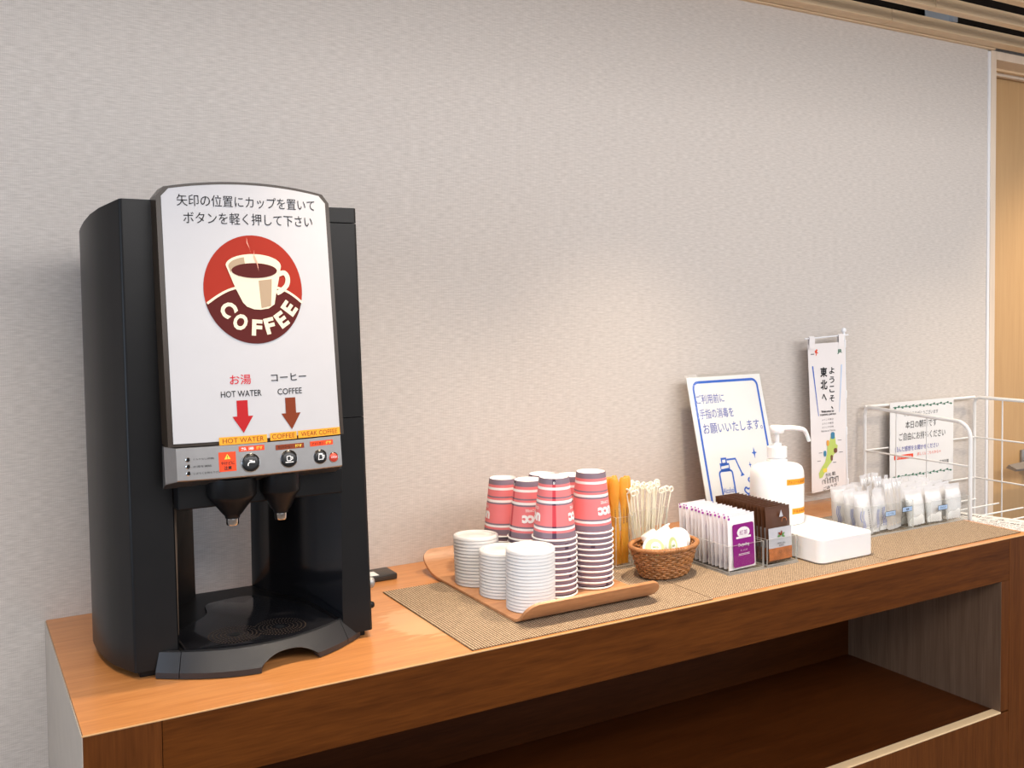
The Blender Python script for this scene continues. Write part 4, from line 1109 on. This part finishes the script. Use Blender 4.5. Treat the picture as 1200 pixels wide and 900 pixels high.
# bottle drawing
s2.stroke(rrect(1.2440, 1.2790, .022, .1130, .006, 4), .0040, 'sign_blue', 1, closed=True)
s2.stroke([(1.2500, .115), (1.2500, .1255), (1.2730, .1255), (1.2730, .115)], .0036, 'sign_blue', 1, closed=True)
s2.stroke([(1.2550, .127), (1.2550, .1370), (1.2670, .1370), (1.2670, .127)], .0036, 'sign_blue', 1, closed=True)
s2.stroke([(1.2690, .1345), (1.2930, .1345), (1.2990, .1180), (1.3045, .1040)], .0036, 'sign_blue', 1); s2.poly([(1.3000, .098), (1.3040, .108), (1.3110, .1000)], 'sign_blue', 1)
s2.text('Alcohol', 1.2612, .0740, .0300, .0110, 'sign_blue', 1, .01)
def star(x, z, r): s2.poly([(x + (r if k % 2 == 0 else r * .34) * (1.0 if k % 4 == 0 else .72) * cos(pi / 2 + k * pi / 4) * (.8), z + (r if k % 2 == 0 else r * .34) * sin(pi / 2 + k * pi / 4)) for k in range(8)] if False else
                          [(x, z + r), (x + r * .18, z + r * .18), (x + r * .62, z), (x + r * .18, z - r * .18), (x, z - r), (x - r * .18, z - r * .18), (x - r * .62, z), (x - r * .18, z + r * .18)], 'sign_blue', 1)
star(1.3480, .1420, .0120); star(1.3310, .1190, .0068); star(1.2310, .0220, .0070)
# hands being rubbed together
s2.poly([(p.x, p.y) for p in smooth_path([(1.3260, .0910, 0), (1.3340, .0800, 0), (1.3480, .0790, 0), (1.3620, .0860, 0), (1.3640, .0780, 0), (1.3500, .0690, 0), (1.3330, .0680, 0), (1.3230, .0760, 0)], 5)], 'sign_pale_blue', 1)
for pts in ([(1.366, .094), (1.350, .0890), (1.3380, .0860), (1.3230, .0930), (1.3190, .0880), (1.3290, .0780), (1.3150, .0720), (1.3090, .0760)],
            [(1.309, .076), (1.3040, .0700), (1.3120, .0620), (1.3210, .0640), (1.3080, .0560), (1.3050, .0500), (1.3140, .0440), (1.3240, .0480), (1.3120, .0380), (1.3130, .0320), (1.3230, .0280), (1.3320, .0360), (1.3240, .0240), (1.3290, .0190), (1.3390, .0230), (1.3490, .0360)],
            [(1.3490, .036), (1.3560, .0440), (1.3660, .0560)], [(1.3330, .0800), (1.3470, .0770), (1.3640, .0830)]):
    s2.stroke([(p.x, p.y) for p in smooth_path([(a, b, 0) for a, b in pts], 5)], .0034, 'sign_blue', 2)
part(al, 'printed_drawing', mb, 'blue line drawing of a pump bottle and hands', org=AO, smooth=0, fix=False)

# ================================================================== small banner on a white pole
BO = (1.676, -.030, .0003)
ba = thing('mini_banner', 'small white vertical banner with Japanese text hanging from a thin white pole', 'banner', BO)
mb = MB(); mb.tube([(1.6815, -.030, .006), (1.6745, -.030, .200), (1.6690, -.030, .388)], .0034, 12, 'pole_white')
mb.lathe([(0, 0), (.0055, .002), (.0060, .006), (.0045, .010), (0, .0115)], 16, 'pole_white', Matrix.Translation((1.6690, -.030, .387)))
for z, x in ((.352, 1.6702), (.235, 1.6736), (.150, 1.676), (.030, 1.6808)): mb.lathe([(.0034, 0), (.0046, .0005), (.0046, .018), (.0034, .0185)], 12, 'pole_white', Matrix.Translation((x, -.030, z)))
part(ba, 'pole', mb, org=BO)
mb = MB(); mb.lathe([(0, .0), (.022, 0), (.022, .004), (.017, .008), (.006, .010), (0, .010)], 28, 'pole_white', Matrix.Translation((1.6816, -.030, .0003))); part(ba, 'foot', mb, org=BO)
mb = MB(); mb.tube([(1.540, -.0335, .3755), (1.680, -.0335, .3815)], .0018, 10, 'pole_white'); part(ba, 'crossbar', mb, org=BO)
def bn(u, v, d): # u 0..1 across, v = height
    xl = 1.5490 + (.362 - v) * .040; xr = 1.6655 + (.362 - v) * .033
    return (xl + (xr - xl) * u, -.0335 - .0022 * sin(u * 5.2 + v * 9) - d, v)
mb = MB(); vs = []; fs = []; nu, nv = 16, 30
for sgn_ in (0, .0007):
    for j in range(nv + 1):
        for i in range(nu + 1):
            u = i / nu; vtop = .3625 + .004 * u; vbot = .0260 + .0080 * u
            vs.append(bn(u, vbot + (vtop - vbot) * j / nv, -sgn_))
for j in range(nv):
    for i in range(nu):
        a = j * (nu + 1) + i; fs.append((a, a + 1, a + nu + 2, a + nu + 1)); o2 = (nu + 1) * (nv + 1); fs.append((o2 + a, o2 + a + nu + 1, o2 + a + nu + 2, o2 + a + 1))
mb.add(vs, fs, 'banner_cloth')
for u0 in (.02, .83):
    x0 = bn(u0, .36, 0)[0]; x1 = bn(u0 + .15, .36, 0)[0]
    for k in range(2): mb.loft([[(x0, -.0335 - .0026 * (1 - 2 * k) , .352), (x1, -.0335 - .0026 * (1 - 2 * k), .352)], [(x0, -.0335 - .0030 * (1 - 2 * k), .3775 + .004 * u0), (x1, -.0335 - .0030 * (1 - 2 * k), .3775 + .004 * u0)],
                                [(x0, -.0335, .3810 + .004 * u0), (x1, -.0335, .3810 + .004 * u0)]], 'banner_cloth', False, False, closed=False)
part(ba, 'cloth', mb, org=BO, smooth=60)
mb = MB(); W = .118
s2 = Sheet(mb, lambda u, v, d: bn(u / W, v, .0004 + d), cut=.008)
s2.text('JR', .101, .3440, .0150, .0110, 'leaf_border', 1, .03)
s2.stroke([(.0245, .3430), (.0320, .3500)], .0026, 'sticker_red', 1); s2.stroke([(.0240, .3480), (.0340, .3420)], .0024, 'sticker_red', 1); s2.stroke([(.0290, .3510), (.0280, .3370)], .0022, 'sticker_red', 1); s2.rect(.009, .0215, .3395, .3415, 'ink_grey', 1)
s2.column('東北へ', .0510, .3130, .0250, 'ink', 1, .03); s2.column('ようこそ、', .0760, .3120, .0170, 'ink', 1, .02, step=1.25)
s2.poly([(.0120, .3135), (.0160, .3135), (.0295, .200), (.0280, .200)], 'sign_blue', 1); s2.poly([(.1045, .3140), (.1085, .3140), (.0990, .205), (.0975, .205)], 'sign_pale_blue', 1)
s2.text('Welcome to', .0600, .2090, .0430, .0055, 'ink', 1, .03); s2.text('TOHOKU JAPAN', .0600, .2010, .0540, .0052, 'ink', 1, .03)
for k, t in enumerate(('ようこそ東北', 'ようこそ東北', 'ようこそ日本', 'Welcome to Tohoku')): s2.text(t, .0600, .1900 - k * .0085, .040 if k < 3 else .050, .0042, 'ink_grey', 1)
mp_ = [(.070, .150), (.084, .148), (.086, .132), (.092, .128), (.088, .112), (.078, .108), (.070, .092), (.060, .086), (.050, .078), (.034, .060), (.024, .058), (.022, .070), (.034, .084), (.046, .094), (.054, .112), (.056, .130), (.064, .138)]
s2.poly(mp_, 'map_green', 1)
for x, z, w, h, m in ((.076, .152, .013, .016, 'map_blue'), (.058, .136, .009, .013, 'map_orange'), (.084, .117, .012, .011, 'map_brown'), (.046, .113, .010, .013, 'map_blue'), (.070, .101, .008, .013, 'map_brown'), (.044, .075, .015, .009, 'map_yellow')):
    s2.poly(rrect(x - w / 2, x + w / 2, z - h / 2, z + h / 2, min(w, h) * .35, 3), m, 2)
for x, z in ((.030, .116), (.024, .098), (.098, .140), (.102, .112), (.080, .090)): s2.rect(x - .006, x + .006, z - .0006, z + .0006, 'ink_grey', 1)
s2.text('行くぜ、東北', .0640, .0640, .0360, .0090, 'ink', 1, .02, rot=.06); s2.rect(.058, .090, .0550, .0562, 'ink_grey', 1)
s2.text('ごほうび', .0610, .0360, .0520, .0075, 'ink', 1, .01, rot=.12)
for k in range(6): s2.stroke([(.034 + k * .010, .0440), (.034 + k * .010, .0530 + .004 * (k % 2)), (.041 + k * .010, .0530 + .004 * (k % 2)), (.041 + k * .010, .0440)], .0011, 'ink', 1)
part(ba, 'printed_text', mb, 'black printed writing and a coloured map', org=BO, smooth=0, fix=False)

# ================================================================== clear box of wrapped amenities
AX0, AX1, AY0, AY1 = 1.398, 1.724, -.3130, -.150
ao = thing('amenity_box', 'clear acrylic box with compartments of wrapped toiletries at the counter end', 'box', ((AX0 + AX1) / 2, (AY0 + AY1) / 2, MZ))
AOO = ((AX0 + AX1) / 2, (AY0 + AY1) / 2, MZ)
mb = MB(); clear_box(mb, AX0, 1.5450, AY0, AY1, MZ, .060, .0025); part(ao, 'compartment', mb, org=AOO, smooth=0)
mb = MB(); sl = clear_box(mb, 1.5460, AX1, AY0, AY1, MZ, .050, .0025); sl(1.6000, 1.6022, AY0 + .003, AY1 - .003, MZ + .003, .048); sl(1.6560, 1.6582, AY0 + .003, AY1 - .003, MZ + .003, .048)
part(ao, 'compartment', mb, org=AOO, smooth=0)
for x, z, t in ((1.4760, .0420, 'くし・ヘアゴム'), (1.5260, .0450, '綿棒'), (1.6360, .0360, 'コットン')):
    mb = MB(); s2 = Sheet(mb, lambda u, v, d: (u, AY0 - .0004 - d, v))
    s2.rect(x - .0150, x + .0150, z - .0050, z + .0050, 'ink', 1); s2.rect(x - .0143, x + .0143, z - .0043, z + .0043, 'label_blue', 2); s2.text(t, x, z, .018 if len(t) > 3 else .009, .0040, 'ink', 3, .01)
    part(ao, 'label_sticker', mb, 'small pale blue label', org=AOO, smooth=0, fix=False)
# packets with blue stripes
def film_top(mb, w, h, t, m='film'):
    pillow(mb, w, h, t, m, crimp=.010, nx=12, nz=14, wob=.0010)
pk0 = None
for i in range(9):
    loc = (1.4220 + (i % 3) * .0330, AY0 + .014 + (i // 3) * .030 + (i % 3) * .004, MZ + .0030); rt = (radians(-4 + random.uniform(-5, 5)), radians(random.uniform(-6, 6)), radians(random.uniform(-25, 25)))
    lab = 'film-wrapped packet with blue stripes, %s along in the left compartment of the clear box' % ORD[i]
    if pk0 is None:
        mb = MB(); film_top(mb, .033, .084, .013); pk0 = o = solo('wrapped_packet', mb, lab, 'packet', loc=loc, smooth=50)
        mb = MB(); s2 = Sheet(mb, lambda u, v, d: (u, -.0080 - d, v))
        for x in (-.009, -.006, -.003): s2.stroke([(x + .0015 * sin(k * .9), .010 + k * .0045) for k in range(9)], .0011, 'stripe_blue', 1)
        for k in range(9): s2.rect(.007, .0082, .012 + k * .0042, .0142 + k * .0042, 'ink', 1)
        part(o, 'printed_stripes', mb, 'blue printed stripes', smooth=0, fix=False)
        mb = MB(); pillow(mb, .022, .066, .008, 'cotton', crimp=.004); part(o, 'contents', mb, 'white contents', smooth=50)
    else: o = dup(pk0, loc)
    o.rotation_euler = rt; o['label'] = lab; o['group'] = 'striped packets in the clear box'
# cotton swab packets
sw0 = None
for i in range(12):
    loc = (1.4960 + (i % 4) * .0115 + (i // 4) * .002, AY0 + .013 + (i // 4) * .034 + (i % 4) * .003, MZ + .0035); rt = (radians(-5 + random.uniform(-4, 4)), radians(random.uniform(-6, 6) + 3), radians(random.uniform(-30, 30)))
    lab = 'film-wrapped pair of wooden cotton swabs, %s along in the clear box' % ORD[i]
    if sw0 is None:
        mb = MB(); film_top(mb, .016, .098, .0065); sw0 = o = solo('swab_packet', mb, lab, 'packet', loc=loc, smooth=50)
        for sx in (-.003, .0035):
            mb = MB(); mb.tube([(sx, 0, .008), (sx, 0, .084)], .0012, 8, 'swab_wood'); mb.lathe([(0, 0), (.0020, .002), (.0026, .006), (.0018, .013), (.0012, .014)], 10, 'cotton', Matrix.Translation((sx, 0, .076)))
            part(o, 'cotton_swab', mb, smooth=50)
    else: o = dup(sw0, loc)
    o.rotation_euler = rt; o['label'] = lab; o['group'] = 'swab packets in the clear box'
# flat white cotton packs
fp0 = None
for i in range(18):
    col = i % 3; row = i // 3
    loc = ((1.5735, 1.6292, 1.6902)[col], AY0 + .013 + row * .0215, MZ + .0032); rt = (radians(-5 + random.uniform(-3, 3)), radians(random.uniform(-3, 3)), radians(random.uniform(-8, 8)))
    lab = 'flat white cotton pack in clear film, %s from the front in the %s cotton row' % (ORD[row], ('left', 'middle', 'right')[col])
    if fp0 is None:
        mb = MB(); film_top(mb, .050, .072, .013); fp0 = o = solo('cotton_pack', mb, lab, 'packet', loc=loc, smooth=50)
        mb = MB(); pillow(mb, .045, .060, .0105, 'cotton', crimp=.002); part(o, 'cotton_pad', mb, 'white cotton pad', smooth=50)
    else: o = dup(fp0, loc)
    o.rotation_euler = rt; o['label'] = lab; o['group'] = 'cotton packs in the clear box'

# ================================================================== wire newspaper rack beside the counter
RO = (1.97, -.16, -.86)
ra = thing('newspaper_rack', 'white wire newspaper rack standing at the right end of the counter', 'rack', RO)
LXR, RXR, YB, YF = 1.758, 2.174, -.016, -.291
def ubend(x, ztop_b, ztop_f, zbot):
    return [(x, YB, zbot), (x, YB, ztop_b - .02), (x, YB - .003, ztop_b - .006), (x, YB - .010, ztop_b), (x, YF + .034, ztop_f + .003)] + \
           [(x, YF + .034 - .034 * sin(a), ztop_f + .003 - .034 + .034 * cos(a)) for a in [pi / 2 * k / 6 for k in range(1, 7)]] + [(x, YF, ztop_f - .10), (x, YF, zbot)]
for x in (LXR, RXR):
    mb = MB(); mb.tube(ubend(x, .2085, .1960, -.85) if x == LXR else [(x, YB, -.85)] + [(x, YB, .15), (x, YB, .195), (x, YB - .004, .205), (x, YB - .014, .2085), (x, YF - .0, .2085), (x, YF - .03, .2035), (x, YF - .045, .180), (x, YF - .045, -.85)], .0043, 12, 'rack_white')
    part(ra, 'side_frame', mb, org=RO, smooth=60)
    for z in (.105, 0.0, -.12):
        mb = MB(); mb.tube([(x, YB, z), (x, YF - (.045 if x == RXR else 0), z)], .0021, 8, 'rack_white'); part(ra, 'wire', mb, org=RO, smooth=60)
for y in ((YB + YF) / 2 - .001,):
    mb = MB(); mb.tube([(LXR, y + .05, .2065), (LXR, y + .05, -.12)], .0016, 8, 'rack_white'); part(ra, 'wire', mb, org=RO, smooth=60)
    mb = MB(); mb.tube([(LXR, y - .03, .2030), (LXR, y - .03, -.12)], .0016, 8, 'rack_white'); part(ra, 'wire', mb, org=RO, smooth=60)
mb = MB(); mb.tube([(RXR, -.093, .2085), (RXR, -.093, -.12)], .0018, 8, 'rack_white'); part(ra, 'wire', mb, org=RO, smooth=60)
for z, r in ((.2085, .0036), (.105, .0021), (0.0, .0021)):
    mb = MB(); mb.tube([(LXR, YB, z), (RXR, YB, z)], r, 10, 'rack_white'); part(ra, 'back_rail', mb, org=RO, smooth=60)
for k in range(6):
    y = YF - .05 + k * (YB - YF + .045) / 5
    mb = MB(); mb.tube([(LXR, y, -.0558), (RXR, y, -.0558)], .0021, 8, 'rack_white'); part(ra, 'shelf_wire', mb, org=RO, smooth=60)
for i in range(3):
    mb = MB()
    z = -.0535 + i * .0059; NPX = (1.883, -.272, z)
    M_ = Matrix.Translation(NPX) @ Matrix.Rotation(radians(17.6 + (2 - i) * .8), 4, 'Z')
    mb.box(-.075, .075, -.130, .130, 0, .0056, 'newsprint', .0024, M_)
    lab = 'folded newspaper lying on top in the wire rack' if i == 2 else 'folded newspaper in the wire rack, %s from the top of the pile' % ORD[2 - i]
    o = solo('newspaper', mb, lab, 'newspaper', loc=NPX, org=NPX, group='newspapers in the wire rack')
    if i == 2:
        mb = MB(); s2 = Sheet(mb, lambda u, v, d: tuple(M_ @ Vector((v, -u, .0058 + d))))
        s2.text('朝刊ニュース', -.02, .046, .16, .022, 'ink', 1); s2.text('本日の紙面から', .03, .018, .15, .014, 'ink_grey', 1)
        for k in range(6): s2.text('新聞記事本文見出し写真天気' if k % 2 else '今日明日週間国内経済地域', .0, .000 - k * .011, .22, .006, 'ink_grey', 1)
        part(o, 'printed_text', mb, org=NPX, smooth=0, fix=False)
# morning-paper notice hung in front of the back rails
NO = (1.96, YB - .006, .02)
no = thing('paper_notice', 'white paper notice in Japanese with green leaf borders, hung on the newspaper rack', 'sign', NO)
mb = MB(); mb.box(1.8400, 2.0800, YB - .0062, YB - .0052, .0050, .2135, 'paper_white'); part(no, 'paper_sheet', mb, org=NO, smooth=0)
mb = MB(); s2 = Sheet(mb, lambda u, v, d: (u, YB - .0064 - d, v))
for zc in (.2010, .0320):
    s2.stroke([(1.850 + k * .0044, zc + .0012 * sin(k)) for k in range(50)], .0012, 'leaf_border', 1)
    for k in range(17):
        x = 1.853 + k * .0132; s = 1 if k % 2 else -1
        s2.poly([(x, zc), (x + .004, zc + .0040 * s), (x + .010, zc + .0034 * s), (x + .008, zc)], 'leaf_border', 1)
s2.text('ご宿泊ありがとうございます', 1.955, .1830, .128, .0105, 'ink_grey', 1); s2.text('本日の朝刊です', 1.955, .1560, .118, .0185, 'ink', 1, .0)
s2.text('ご自由にお持ちください', 1.960, .1280, .175, .0190, 'ink', 1, .0); s2.text('読んだ感想をお聞かせください', 1.940, .0985, .164, .0130, 'news_blue', 1, .01)
s2.rect(1.855, 1.925, .0735, .0845, 'sticker_red', 1); s2.text('ご意見をお寄せください', 1.890, .0790, .062, .0062, 'white_print', 2); s2.text('詳しくはこちらから→', 1.985, .0815, .090, .0080, 'sticker_red', 1)
s2.text('読売新聞', 2.043, .0545, .036, .0090, 'ink', 1, .0)
part(no, 'printed_text', mb, org=NO, smooth=0, fix=False)
